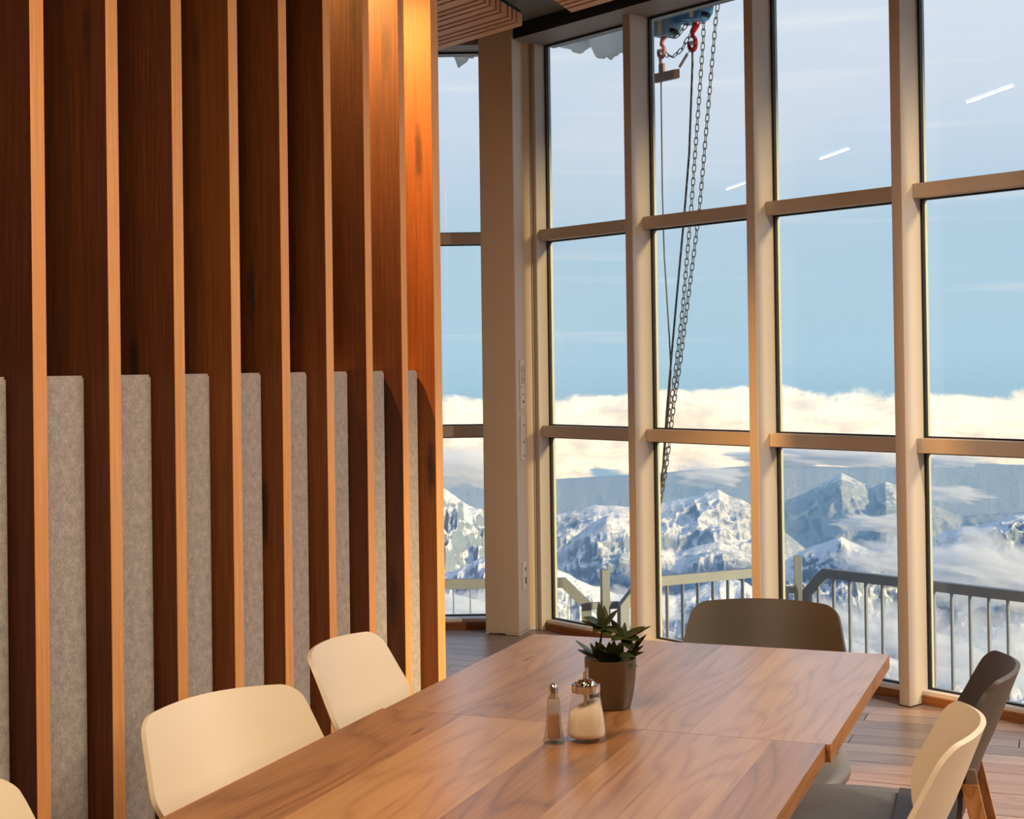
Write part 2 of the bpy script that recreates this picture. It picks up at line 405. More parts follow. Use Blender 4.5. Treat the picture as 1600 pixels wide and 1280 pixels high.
wall('wall_left', ROOM[2], ROOM[3], M['wallp'], 'plain warm plaster wall behind the slat partition')

# floor planks (only where the photograph shows the floor), clipped to the plan
def clip(poly, planes):
    for n, c in planes:
        out = []
        for i, p in enumerate(poly):
            q = poly[(i + 1) % len(poly)]
            dp = n[0] * p[0] + n[1] * p[1] - c; dq = n[0] * q[0] + n[1] * q[1] - c
            if dp <= 0: out.append(p)
            if dp * dq < 0:
                t = dp / (dp - dq); out.append((p[0] + (q[0] - p[0]) * t, p[1] + (q[1] - p[1]) * t))
        poly = out
        if len(poly) < 3: return []
    return poly
en = (FM.to_3x3() @ Vector((0, 1, 0)))
fac_c = en.x * FO.x + en.y * FO.y
planes = [((en.x, en.y), fac_c + 0.085), ((0, 1), 7.985)]
PW = 0.124
fm = frame(R(-21.0))
fmi = fm.inverted()
planesL = []
for n, c in planes:
    v = fmi.to_3x3() @ Vector((n[0], n[1], 0)); planesL.append(((v.x, v.y), c))
row = 0; yy = 1.6
while yy < 8.2:
    x = -4.6 - rng.uniform(0, 1.4)
    while x < 1.9:
        L = rng.uniform(0.9, 1.7)
        g = 0.002
        poly = clip([(x + g, yy + g), (x + L - g, yy + g), (x + L - g, yy + PW - g), (x + g, yy + PW - g)], planesL)
        if poly:
            cx = sum(p[0] for p in poly) / len(poly)
            if -4.4 < cx < 2.0:
                o = MB().prism([(p[0] - x, p[1] - yy) for p in poly], -0.022, 0.0 - rng.uniform(0, 0.0006)).build('plank', M['floor'], fl)
                o.matrix_local = fm @ Matrix.Translation((x, yy, 0))
        x += L
    yy += PW; row += 1

# ------------------------------------------------------------------ glass facade
PITCH = 0.7925; MW = 0.053; S0 = -0.0055
ZT = [(2.117, 2.178), (1.0495, 1.111)]; Z0, Z1 = 0.052, 3.19
TRF = 0.076; GL = 0.140
def pane_set(par, x0, x1, yg, M_=None):
    """three panes between x0 and x1 with black gasket and bright outer stops"""
    zs = [(Z0, ZT[1][0] + 0.004), (ZT[1][1] - 0.004, ZT[0][0] + 0.004), (ZT[0][1] - 0.004, Z1)]
    for a, b in zs:
        g = 0.011
        p = MB().box(x0 + 0.004, x1 - 0.004, yg, yg + 0.006, a + 0.004, b - 0.004).build('glass_pane', M['pane'], par)
        gm = MB()
        for (xa, xb, za, zb) in ((x0, x0 + g, a, b), (x1 - g, x1, a, b), (x0 + g, x1 - g, a, a + g), (x0 + g, x1 - g, b - g, b)):
            gm.box(xa, xb, yg - 0.012, yg - 0.001, za, zb)
        gm.build('gasket', M['gasket'], p)
        gm = MB(); g2 = 0.009
        for (xa, xb, za, zb) in ((x0, x0 + g2, a, b), (x1 - g2, x1, a, b), (x0 + g2, x1 - g2, a, a + g2), (x0 + g2, x1 - g2, b - g2, b)):
            gm.box(xa, xb, yg + 0.008, yg + 0.024, za, zb)
        gm.build('outer_stop', M['outframe'], p)
wn = 0
bays = list(range(-12, 4))           # bay k lies to the left of mullion right-edge index
for k in bays:
    wn += 1
    xr = S0 - PITCH * k               # right edge of this bay's left mullion ... bay spans xr .. xr+PITCH-MW
    e = thing('window_%d' % wn, 'tall three-pane window bay of the white framed glass facade', None, FM, kind='structure')
    x0, x1 = xr, xr + PITCH - MW
    if k < 3:
        MB().bbox(xr - MW, xr, 0.0, 0.155, 0.0, Z1 + 0.01, 0.0025).build('mullion', M['frame'], e)
        if -3 < k < 3: MB().box(xr - MW - 0.0015, xr + 0.0015, -0.0015, 0.10, -0.001, 0.004).build('foot_joint', M['gasket'], e)
    else:
        MB().bbox(xr - MW, xr, 0.055, 0.155, 0.0, Z1 + 0.01, 0.0025).build('jamb', M['frame'], e)
    for a, b in ZT: MB().bbox(x0, x1, TRF, 0.155, a, b, 0.002).build('transom', M['frame'], e)
    MB().bbox(x0, x1, 0.082, 0.20, 0.0, Z0 - 0.014, 0.002).build('kerb_board', M['kerb'], e)
    MB().bbox(x0, x1, 0.092, 0.155, Z0 - 0.014, Z0 + 0.004, 0.001).build('sill_strip', M['sill'], e)
    pane_set(e, x0, x1, GL)
fr = FM
MB_ = MB().box(S0 - PITCH * 3 - 0.02, S0 + PITCH * 13, -0.105, 0.22, Z1, CEIL).build('trim_1', [M['beam'], M['black']])
MB_.matrix_world = FM
for p in MB_.data.polygons:
    if p.normal.y < -0.5: p.material_index = 1  # room side of the beam blackened to stand in for ceiling shade
tag(MB_, 'grey ceiling beam along the top of the window facade', None, kind='structure')

# ------------------------------------------------------------------ the second window wall left of the column
Y2 = 7.955
e2x = []
for k in range(7):
    x1 = -0.155 - k * 0.80; x0 = x1 - 0.80 + MW
    wn += 1
    e = thing('window_%d' % wn, 'narrow window bay seen between slat partition and column' if k == 0 else 'window bay hidden behind the slat partition', None, frame(0, (0, Y2, 0)), kind='structure')
    for a, b in ZT: MB().bbox(x0, x1 + (0 if k else -0.004), 0.075, 0.155, a, b, 0.002).build('transom', M['frame'], e)
    MB().bbox(x0 - MW, x0, 0.0, 0.155, 0.0, Z1 + 0.01, 0.0025).build('mullion', M['frame'], e)
    MB().bbox(x0, x1, 0.0, 0.2, 0.0, Z0 - 0.014, 0.002).build('kerb_board', M['kerb'], e)
    MB().bbox(x0, x1, 0.03, 0.155, Z0 - 0.014, Z0 + 0.004, 0.001).build('sill_strip', M['sill'], e)
    pane_set(e, x0, x1, 0.125)
o = MB().box(-5.6, -0.14, 7.90, 8.2, Z1, CEIL).build('trim_2', M['beam']); tag(o, 'grey lintel beam over the window left of the column', None, kind='structure')

# ------------------------------------------------------------------ column
colM = Matrix.Translation((-0.161, 7.812, 0)) @ Matrix.Rotation(math.atan2(-0.066, 0.182), 4, 'Z')
o = MB().bbox(0, 0.193, 0.0, 0.165, 0.012, CEIL, 0.003).build('wall_column', M['column'])
o.matrix_world = colM; tag(o, 'tall square cream painted column between the two window walls', None, kind='structure')
# uneven bottom edge of the plaster
bmb = MB(); xs = [0.0, 0.02, 0.05, 0.09, 0.112, 0.118, 0.15, 0.185, 0.193]; hs = [0.004, 0.009, 0.007, 0.010, 0.008, 0.002, 0.003, 0.001, 0.0]
for a in range(len(xs) - 1): bmb.add([(xs[a], 0.001, 0.013), (xs[a + 1], 0.001, 0.013), (xs[a + 1], 0.001, hs[a + 1]), (xs[a], 0.001, hs[a]), (xs[a], 0.16, 0.013), (xs[a + 1], 0.16, 0.013), (xs[a + 1], 0.16, hs[a + 1]), (xs[a], 0.16, hs[a])], [(0, 3, 2, 1), (4, 5, 6, 7), (3, 7, 6, 2), (0, 4, 7, 3), (1, 2, 6, 5)])
bmb.build('plaster_edge', M['column'], o)
# cover panel between column and facade
pm = MB()
def seg_box(mb, a, b, th, z0, z1):
    a, b = Vector((*a, 0)), Vector((*b, 0)); d = (b - a).normalized(); n = Vector((-d.y, d.x, 0)) * th
    mb.prism([(a.x, a.y), (b.x, b.y), (b.x + n.x, b.y + n.y), (a.x + n.x, a.y + n.y)], z0, z1); return mb
seg_box(pm, (0.045, 7.897), (0.150, 7.915), 0.03, 0.006, Z1 + 0.02)
o = pm.build('trim_3', M['column']); tag(o, 'narrow beige cover panel beside the column', None, kind='structure')
for a, b in (((0.066, 7.8945), (0.074, 7.896)), ((0.114, 7.9035), (0.121, 7.905))):
    q = MB(); seg_box(q, a, b, 0.02, 0.0, Z1); q.build('groove_strip', M['beam'], o)

# switch and socket plates on the column's right side face (column frame: x = 0.193 face)
def plate(z0, z1, label, holes, w_=0.055):
    e = thing('socket_plate', label, 'wall plate', colM @ Matrix.Translation((0.1945, 0.075, z0)), 'socket plates on the column')
    h = z1 - z0
    MB().bbox(-0.001, 0.008, -w_ / 2, w_ / 2, 0, h, 0.0015).build('cover', M['switch'], e)
    MB().bbox(0.007, 0.010, -w_ / 2 + 0.010, w_ / 2 - 0.010, h * 0.06, h * 0.94, 0.001).build('insert', M['switch'], e)
    for (y, z, hw, hh) in holes: MB().box(0.0095, 0.0115, y - hw, y + hw, z * h - hh, z * h + hh).build('hole', M['hole'], e)
plate(1.325, 1.465, 'upper white switch plate with two rocker buttons on the column', [(0, .62, .014, .0015), (0, .30, .014, .0015), (-.016, .46, .001, .05), (.016, .46, .001, .05)])
plate(1.205, 1.320, 'white socket plate with two dark slots under the switch plate', [(-.007, .34, .004, .007), (.009, .34, .004, .007), (0, .68, .008, .003)])
plate(0.93, 1.165, 'long white plate with a small black hole on the column', [(0.005, .42, .005, .006), (0.005, .80, .006, .004), (0.005, .10, .006, .004)])
plate(0.235, 0.385, 'low white socket plate with two holes near the column foot', [(0.004, .74, .006, .009), (0.004, .33, .008, .018)])

# ------------------------------------------------------------------ wooden ceiling slat panels
def ceil_panel(label, nw0, nw1, n_front, n_back, end_side):
    e = thing('ceiling_slat_panel', label, 'ceiling panel', FM, 'slatted wooden ceiling panels')
    # edges parallel to the partition: in facade coordinates the partition axis
    inv = FM.inverted() @ WM
    ew = (inv.to_3x3() @ Vector((0, 1, 0))); org = inv @ Vector((0, 0, 0)); nx = (inv.to_3x3() @ Vector((1, 0, 0)))
    def xs_at(y, nw):      # x where line 'x_wall = nw' meets y
        p0 = org + nx * nw; t = (y - p0.y) / ew.y; return p0.x + ew.x * t
    pat = [0.060, 0.036, 0.036, 0.064, 0.036, 0.050, 0.036, 0.036, 0.070, 0.036]
    y = n_front; i = 0
    while y > n_back:
        wd = pat[i % len(pat)] ; i += 1
        a0, a1 = xs_at(y, nw0), xs_at(y, nw1); b0, b1 = xs_at(y - wd, nw0), xs_at(y - wd, nw1)
        MB().prism([(a0, y), (b0, y - wd), (b1, y - wd), (a1, y)], 3.10, 3.155).build('slat', M['ceil_slat'], e)
        y -= wd + 0.017
    a = xs_at(n_front, nw0), xs_at(n_front, nw1); b = xs_at(y, nw0), xs_at(y, nw1)
    MB().prism([(a[0] + .01, n_front - .004), (b[0] + .01, y), (b[1] - .01, y), (a[1] - .01, n_front - .004)], 3.152, 3.18).build('backing', M['black'], e)
    MB().prism([(a[0] + .01, n_front - .03), (b[0] + .01, y), (b[1] - .01, y), (a[1] - .01, n_front - .03)], 3.18, CEIL).build('rim', M['ceiling'], e)
ceil_panel('slatted wooden ceiling panel beside the column above the partition', -4.6, -2.45, -0.515, -2.6, 1)
ceil_panel('slatted wooden ceiling panel above the dining tables', -2.146, 1.2, -0.50, -2.6, 0)

# ------------------------------------------------------------------ slat partition with felt panels
part = thing('slat_partition', 'tall partition of deep brown wooden slats with grey felt panels', 'partition', WM)
SX = -2.1226; SD = 0.225; DY = 0.27255; Y0 = 2.6166
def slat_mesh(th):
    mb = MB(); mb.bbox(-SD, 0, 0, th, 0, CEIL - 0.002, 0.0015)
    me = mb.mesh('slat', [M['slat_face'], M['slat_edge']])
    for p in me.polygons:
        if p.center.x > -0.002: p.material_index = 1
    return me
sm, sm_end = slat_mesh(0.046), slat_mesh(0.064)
fm_poly = rrect(-0.115, 0.0, 0.0, DY - 0.046 - 0.006, 0.020, 5)
fmesh = MB().prism(fm_poly, 0.0, 1.418)
# softly rounded top
fmesh.prism(rrect(-0.112, -0.003, 0.003, DY - 0.046 - 0.009, 0.018, 5), 1.418, 1.424)
fme = fmesh.mesh('felt_panel', M['felt'])
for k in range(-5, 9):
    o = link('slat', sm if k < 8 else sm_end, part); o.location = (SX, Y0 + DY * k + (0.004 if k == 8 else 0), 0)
    if k < 8:
        o = link('felt_panel', fme, part); o.location = (SX - 0.062, Y0 + DY * k + 0.046 + 0.003, 0.0)

# spotlight in the ceiling behind the partition, washing the last slats in orange
sp = thing('ceiling_spotlight', 'small warm spotlight hidden behind the top of the partition', 'spotlight', WM @ Matrix.Translation((-2.78, 4.20, 3.14)))
MB().lathe([(0.0, 0.13), (0.045, 0.13), (0.045, 0.0), (0.036, 0.0), (0.036, 0.03), (0.0, 0.03)], 20).build('housing', M['lampbody'], sp)
MB().lathe([(0.034, 0.012), (0.0, 0.012)], 20).build('lens', M['tube'], sp)
sd = bpy.data.lights.new('spot', 'SPOT'); sd.energy = 520; sd.color = (1.0, 0.50, 0.14); sd.spot_size = R(74); sd.spot_blend = 0.7; sd.shadow_soft_size = 0.03
so = bpy.data.objects.new('spot', sd); COL.objects.link(so)
src = WM @ Vector((-2.78, 4.20, 3.12)); tgt = WM @ Vector((-2.25, 4.53, 2.35))
so.location = src; so.rotation_euler = (src - tgt).to_track_quat('Z', 'Y').to_euler()

# linear lamps; the short ones mirror in the panes, most others are added fill
def linear_lamp(label, M4, L, power, group='linear ceiling lamps', col=None, wd=0.05):
    e = thing('linear_lamp', label, 'lamp', M4, group)
    MB().bbox(-L / 2, L / 2, -0.022, 0.022, 0.0, 0.05, 0.004).build('housing', M['lampbody'], e)
    MB().bbox(-L / 2 + 0.01, L / 2 - 0.01, -0.006, 0.006, -0.008, 0.001, 0.002).build('diffuser', M['tube'], e)
    for s in (-1, 1): MB().tube([(s * L * 0.35, 0, 0.05), (s * L * 0.35, 0, CEIL - M4.translation.z - 0.001)], 0.004, 6).build('hanger', M['lampbody'], e)
    if power:
        l = area_light('lamp', (0, 0, -0.016), (0, 0, 0), L * 0.95, wd, power, col or LAMP_COL); l.parent = e
for (x, y), nm in (((-0.92, 5.45), 'nearest the last slat'), ((-3.2, 6.25), 'in the middle behind the partition'), ((-5.0, 7.02), 'farthest left behind the partition')):
    linear_lamp('short linear lamp ' + nm, frame(R(-21), (x, y, 3.03)), 0.55, 4, wd=0.012)
for (n_, t_), nm, pw in (((-1.25, 1.3), 'over the near table', 52), ((-0.1, 0.3), 'added as fill to the right of the near table', 12), ((1.6, 0.2), 'added as fill to the far right of the tables', 10), ((-0.9, -2.2), 'added as fill behind the viewer', 16)):  # all but the near table lamp are added, unseen fill
    linear_lamp('long linear lamp ' + nm, TM @ Matrix.Translation((n_, t_, 3.0)) @ Matrix.Rotation(R(90), 4, 'Z'), 1.5, pw)
for s_, nm in ((2.4, 'nearest the picture'), (3.9, 'in the middle'), (5.4, 'farthest to the right')):
    linear_lamp('added linear fill lamp in the row along the windows, ' + nm, FM @ Matrix.Translation((s_, -0.42, 2.9)), 1.3, 82, col=(1.0, 0.86, 0.68))  # row added out of view to light slats and chairs from the right

# ================================================================== TABLES
TT = 0.032
def table(label, n0, n1, t0, t1, widths, seed):
    e = thing('dining_table', label, 'table', TM @ Matrix.Translation(((n0 + n1) / 2, (t0 + t1) / 2, 0)), 'oak dining tables')
    hw, hl = (n1 - n0) / 2, (t1 - t0) / 2
    tot = sum(widths); x = -hw; r = random.Random(seed)
    for i, wd in enumerate(widths):
        ww = wd / tot * 2 * hw
        o = MB().box(0.0001, ww - 0.0001, -hl, hl, 0, TT).build('plank', [M['table'], M['table_edge']], e)
        o.location = (x, 0, 0.75 - TT)
        for p in o.data.polygons:
            if abs(p.normal.z) < 0.5: p.material_index = 1
        x += ww
    ap = MB()
    for (a, b, c, d) in ((-hw + .09, hw - .09, -hl + .07, -hl + .09), (-hw + .09, hw - .09, hl - .09, hl - .07), (-hw + .09, -hw + .11, -hl + .09, hl - .09), (hw - .11, hw - .09, -hl + .09, hl - .09)):
        ap.box(a, b, c, d, 0.655, 0.75 - TT)
    ap.build('apron', M['table_edge'], e)
    for sx in (-1, 1):
        for sy in (-1, 1):
            x, y = sx * (hw - 0.225), sy * (hl - 0.15)
            MB().add([(x - .016, y - .016, 0), (x + .016, y - .016, 0), (x + .016, y + .016, 0), (x - .016, y + .016, 0),
                      (x - .027, y - .027, .717), (x + .027, y - .027, .717), (x + .027, y + .027, .717), (x - .027, y + .027, .717)],
                     [(0, 3, 2, 1), (4, 5, 6, 7), (0, 1, 5, 4), (1, 2, 6, 5), (2, 3, 7, 6), (3, 0, 4, 7)]).build('leg', M['leg'], e)
    return e
table('far oak dining table carrying the potted plant', -1.3115, -0.4285, 2.6205, 3.4715, [.16, .12, .13, .10, .14, .12, .15], 3)
table('near oak dining table carrying shaker and sugar dispenser', -1.3185, -0.4375, 1.76, 2.6190, [.19, .13, .11, .15, .12, .14, .10], 5)

# ================================================================== CHAIRS
def chair_meshes(shell):
    prof = [(-0.06, 0.452, 0.195), (-0.12, 0.451, 0.192), (-0.165, 0.457, 0.175), (-0.195, 0.478, 0.150), (-0.212, 0.515, 0.140),
            (-0.228, 0.560, 0.158), (-0.245, 0.610, 0.196), (-0.262, 0.648, 0.216), (-0.280, 0.692, 0.210), (-0.298, 0.739, 0.2015), (-0.3180, 0.790, 0.192)]
    # resample profile
    ts = np.linspace(0, len(prof) - 1, 41); idx = np.arange(len(prof)); A = np.array(prof)
    def cr(t):
        i = int(min(max(math.floor(t), 0), len(prof) - 2)); u = t - i
        p0, p1, p2, p3 = A[max(i - 1, 0)], A[i], A[i + 1], A[min(i + 2, len(prof) - 1)]
        return 0.5 * ((2 * p1) + (-p0 + p2) * u + (2 * p0 - 5 * p1 + 4 * p2 - p3) * u * u + (-p0 + 3 * p1 - 3 * p2 + p3) * u ** 3)
    P = []; zt, rr = 0.790, 0.034
    rows = [cr(t) for t in list(ts[:-8])]
    tail = [cr(t) for t in list(np.linspace(ts[-8], len(prof) - 1.55, 5)) + list(len(prof) - 1 - 0.55 * (1 - np.sin(np.linspace(0.12, 1, 9) * math.pi / 2)))]
    for (y, z, hw) in rows + tail:
        if z > zt - rr: hw = hw - (rr - math.sqrt(max(rr * rr - (z - (zt - rr)) ** 2, 0)))
        row = []
        for j in range(25):
            u = -1 + 2 * j / 24; x = u * hw
            k = min(max((z - 0.46) / 0.12, 0), 1)
            row.append((x, y + k * 1.55 * x * x, z - 0.007 * (x / 0.2) ** 2 * min(max((z - 0.66) / 0.13, 0), 1) ** 2))
        P.append(row)
    back = MB().grid(P).mesh('backrest', shell, True)
    # seat pad: gently dished, waterfall front edge
    Q = []
    for i in range(15):
        v = -1 + 2 * i / 14; row = []
        for j in range(15):
            u = -1 + 2 * j / 14
            # rounded-square map
            x = u * math.sqrt(max(1 - 0.30 * v * v, 0)) ; y = v * math.sqrt(max(1 - 0.30 * u * u, 0))
            row.append((x * 0.228, 0.02 + y * 0.215, 0.4465 - 0.008 * (1 - u * u) * (1 - v * v) - 0.012 * max(v, 0) ** 4))
        Q.append(row)
    seat = MB().grid(Q).mesh('seat', [shell if shell is not M['taupe'] else M['seat_taupe'], M['under']], True)
    return back, seat
def leg_mesh(a, b, wa, wb, th):
    """tapered flat wooden leg from floor point a to top b; w = width front to back"""
    a, b = Vector(a), Vector(b); V = []
    for p, wd in ((a, wa), (b, wb)):
        for dx, dy in ((-th / 2, -wd / 2), (th / 2, -wd / 2), (th / 2, wd / 2), (-th / 2, wd / 2)): V.append((p.x + dx, p.y + dy, p.z))
    return V, [(0, 3, 2, 1), (4, 5, 6, 7), (0, 1, 5, 4), (1, 2, 6, 5), (2, 3, 7, 6), (3, 0, 4, 7)]
def make_chair(shell):
    back, seat = chair_meshes(M[shell])
    L = {}
    for s in (-1, 1):
        L['r', s] = MB().add(*leg_mesh((s * 0.195, -0.345, 0), (s * 0.148, -0.218, 0.572), 0.026, 0.034, 0.018)).mesh('rear_leg', M['leg'])
        L['f', s] = MB().add(*leg_mesh((s * 0.195, 0.200, 0), (s * 0.165, 0.140, 0.425), 0.026, 0.042, 0.022)).mesh('front_leg', M['leg'])
        L['b', s] = MB().add(*leg_mesh((s * 0.146, -0.222, 0.572), (s * 0.142, -0.222, 0.600), 0.026, 0.014, 0.012)).mesh('bracket', M['bracket'])
    fr_ = MB().box(-0.16, 0.16, -0.19, -0.165, 0.395, 0.425).box(-0.165, 0.165, 0.125, 0.15, 0.395, 0.425).box(-0.012, 0.012, -0.165, 0.125, 0.395, 0.42).mesh('seat_frame', M['under'])
    return back, seat, L, fr_
CH = {k: make_chair(k) for k in ('cream', 'taupe')}
def place_chair(shell, loc, az, label, group):
    """az = compass direction the sitter faces (0 = +Y, clockwise)"""
    back, seat, L, fr_ = CH[shell]
    e = thing('dining_chair', label, 'chair', Matrix.Translation((loc[0], loc[1], 0)) @ Matrix.Rotation(-R(az), 4, 'Z'), group)
    b = link('backrest', back, e); md = b.modifiers.new('thickness', 'SOLIDIFY'); md.thickness = 0.010; md.offset = 0.0; b.modifiers.new('crisp', 'EDGE_SPLIT').split_angle = R(50)
    s = link('seat', seat, e); md = s.modifiers.new('thickness', 'SOLIDIFY'); md.thickness = 0.026; md.offset = -1.0; md.material_offset = 1; md.material_offset_rim = 0
    for (kind, sd_), me in L.items():
        link({'r': 'rear_leg', 'f': 'front_leg', 'b': 'bracket'}[kind], me, e)
    link('seat_frame', fr_, e)
    return e
place_chair('cream', (-0.375, 2.685), 130, 'cream shell chair in the middle of the partition side', 'cream shell chairs')
place_chair('cream', (-0.150, 3.335), 107, 'cream shell chair farthest along the partition side', 'cream shell chairs')
place_chair('cream', (-0.685, 2.05), 120, 'cream shell chair cut off at the lower left corner', 'cream shell chairs')
place_chair('cream', (0.528, 2.69), -72, 'cream shell chair at the near right of the tables', 'cream shell chairs')
place_chair('taupe', (0.602, 3.66), 195, 'dark taupe shell chair at the head of the far table', 'dark taupe shell chairs')
place_chair('taupe', (0.756, 3.167), -72, 'dark taupe shell chair beside the far table by the window', 'dark taupe shell chairs')

# ================================================================== THINGS ON THE TABLES
# --- potted succulent
pot = thing('potted_plant', 'green succulent in an olive brown pot on the far table', 'plant', Matrix.Translation((0.188, 2.905, 0.75)))
PRO = [(0.0, 0.0), (0.036, 0.0), (0.0395, 0.003), (0.046, 0.030), (0.0500, 0.060), (0.0515, 0.085), (0.0515, 0.0985), (0.0488, 0.0985), (0.0480, 0.085), (0.0, 0.084)]
MB().lathe(PRO, 40).build('pot', M['pot'], pot, smooth=True, angle=40)
MB().lathe([(0.0479, 0.0855), (0.025, 0.089), (0.0, 0.090)], 24).build('soil', M['soil'], pot, smooth=True)
def leaf_geo(base, dirv, up, L, W, bend, fold=0.25, th=0.0022, tip=1.0):
    """fleshy pointed leaf as a closed thin lens"""
    d = Vector(dirv).normalized(); s = d.cross(Vector(up)).normalized(); n = s.cross(d).normalized()
    top, bot = [], []
    N = 8
    for i in range(N + 1):
        t = i / N; wv = W * (math.sin(math.pi * min(t ** 0.75, 1)) ** 0.9) if tip else W
        if i == 0: wv = W * 0.18
        if i == N: wv = W * 0.03
        c = Vector(base) + d * (L * t) + n * (bend * L * t * t)
        rowt, rowb = [], []
        for u in (-1, -0.5, 0, 0.5, 1):
            off = s * (u * wv) + n * (fold * wv * u * u)
            k = th * (1 - u * u) * math.sin(math.pi * (0.12 + 0.85 * t))
            rowt.append(c + off + n * k); rowb.append(c + off - n * (k + 0.0003))
        top.append(rowt); bot.append(list(reversed(rowb)))
    return top, bot
def leaf(name, par, *a, **k):
    t_, b_ = leaf_geo(*a, **k); mb = MB(); mb.grid(t_); mb.grid(b_)
    return mb.build(name, M['leaf'], par, smooth=True)
# stems given in pot frame (x right, z up, seen from the viewer): base -> crown
rl = random.Random(11)
def rosette(stem_pts, leaves):
    st_ = MB().tube(stem_pts, [0.0035 - 0.0012 * i / max(len(stem_pts) - 1, 1) for i in range(len(stem_pts))], 6).build('stem', M['stem'], pot, smooth=True)
    c = stem_pts[-1]
    for (dx, dy, dz, L, W, bend) in leaves:
        leaf('leaf', st_, c, (dx, dy, dz), (0, -0.35, 1) if abs(dz) < 0.8 else (0, -1, 0.2), L, W, bend)
rosette([(-0.012, 0, 0.085), (-0.020, 0.0, 0.125), (-0.014, -0.002, 0.158)], [
    (-0.75, -0.3, 0.60, 0.048, 0.017, -0.15), (-0.15, 0.2, 1.0, 0.052, 0.0085, 0.0), (0.65, -0.2, 0.75, 0.050, 0.012, 0.05),
    (-1.0, 0.1, 0.22, 0.046, 0.010, 0.12), (0.75, -0.5, -0.05, 0.036, 0.011, -0.2), (-0.5, -0.7, 0.05, 0.034, 0.013, -0.2),
    (0.1, 0.4, 0.9, 0.046, 0.010, 0.0), (0.35, -0.8, -0.35, 0.036, 0.012, 0.0)])
rosette([(0.010, 0, 0.085), (0.020, -0.004, 0.115), (0.026, -0.006, 0.138)], [
    (-0.55, 0.1, 0.85, 0.046, 0.0085, 0.0), (1.0, -0.15, 0.45, 0.050, 0.013, 0.1), (0.15, 0.5, 0.9, 0.034, 0.006, 0.0),
    (0.75, -0.5, 0.05, 0.040, 0.014, -0.1), (-0.6, -0.6, 0.15, 0.034, 0.012, -0.2), (0.35, -0.6, -0.5, 0.036, 0.012, 0.0), (1.0, 0.2, 0.30, 0.062, 0.0075, 0.08)])
rosette([(0.004, -0.012, 0.085), (0.008, -0.022, 0.106)], [
    (0.8, -0.5, 0.15, 0.046, 0.011, -0.15), (-0.2, -0.9, 0.55, 0.042, 0.012, -0.1), (0.9, -0.3, -0.30, 0.050, 0.010, -0.1), (-0.85, -0.3, 0.45, 0.040, 0.009, 0.0)])
rosette([(-0.020, -0.006, 0.085), (-0.026, -0.008, 0.100)], [
    (-0.85, -0.1, 0.62, 0.058, 0.0085, 0.08), (-0.95, -0.2, 0.32, 0.046, 0.010, 0.12), (-0.3, -0.6, 0.7, 0.050, 0.009, 0.0), (0.1, -0.7, 0.8, 0.050, 0.012, 0.0)])
rosette([(0.022, 0.000, 0.085), (0.030, -0.002, 0.098)], [
    (0.9, -0.1, 0.50, 0.044, 0.010, 0.1), (0.95, -0.3, 0.30, 0.040, 0.009, 0.05), (0.4, -0.6, 0.75, 0.050, 0.010, 0.0), (0.75, 0.2, 0.75, 0.064, 0.008, 0.0)])
for k in range(9):
    a = R(200 + 17 * k + rl.uniform(-6, 6)); leaf('leaf', pot, (0.012 * math.cos(a), 0.012 * math.sin(a), 0.088), (math.cos(a) * 0.42, math.sin(a) * 0.42, 1.0), (0, -1, 0.2), rl.uniform(0.040, 0.058), rl.uniform(0.008, 0.012), 0.05)

# --- sugar dispenser
sg = thing('sugar_dispenser', 'glass sugar dispenser with chrome pouring spout', 'dispenser', Matrix.Translation((0.1265, 2.655, 0.75)))
OUT = [(0.0, 0.0005), (0.0335, 0.0005), (0.0362, 0.004), (0.0360, 0.014), (0.0330, 0.040), (0.0285, 0.068), (0.0258, 0.083), (0.0240, 0.088), (0.0240, 0.096)]
MB().lathe(OUT, 40).build('jar', M['jar'], sg, smooth=True, angle=45)
sgm = MB(); n = 40; prof = [(0.0, 0.007), (0.030, 0.007), (0.0335, 0.010), (0.0338, 0.016), (0.0318, 0.038)]
rings = []
for (r_, z_) in prof[1:]: rings.append([(r_ * math.cos(2 * math.pi * k / n), r_ * math.sin(2 * math.pi * k / n), z_) for k in range(n)])
topr = []
for k in range(n):
    a = 2 * math.pi * k / n; zz = 0.062 + 0.0125 * math.cos(a - 0.1); rr_ = 0.0338 - (zz - 0.016) * 0.148; topr.append((rr_ * math.cos(a), rr_ * math.sin(a), zz))
rings.append(topr); mid = [(p[0] * 0.5, p[1] * 0.5, 0.0635 + 0.007 * math.cos(2 * math.pi * k / n - 0.1)) for k, p in enumerate(topr)]; rings.append(mid)
vs_ = [(0, 0, 0.007)] + [p for r_ in rings for p in r_] + [(0, 0, 0.064)]
fs_ = [(0, 1 + (k + 1) % n, 1 + k) for k in range(n)]
for i in range(len(rings) - 1):
    for k in range(n): fs_.append((1 + i * n + k, 1 + i * n + (k + 1) % n, 1 + (i + 1) * n + (k + 1) % n, 1 + (i + 1) * n + k))
last = 1 + (len(rings) - 1) * n
fs_ += [(last + k, last + (k + 1) % n, len(vs_) - 1) for k in range(n)]
MB().add(vs_, fs_).build('sugar', M['sugar'], sg, smooth=True)
lid = MB().lathe([(0.0250, 0.0865), (0.0262, 0.0875), (0.0262, 0.1005), (0.0250, 0.1015), (0.0236, 0.1000), (0.0185, 0.0985)], 40).lathe([(0.0185, 0.0985), (0.0172, 0.1040), (0.0130, 0.1085), (0.0066, 0.1110), (0.0, 0.1115)], 40).build('lid', M['chrome'], sg, smooth=True, angle=50)
spm = MB(); n = 18; base = []; top = []
for k in range(n):
    a = 2 * math.pi * k / n; base.append((0.0048 * math.cos(a), 0.0048 * math.sin(a), 0.050)); top.append((0.0048 * math.cos(a), 0.0048 * math.sin(a), 0.1265 + 0.0055 * math.cos(a)))
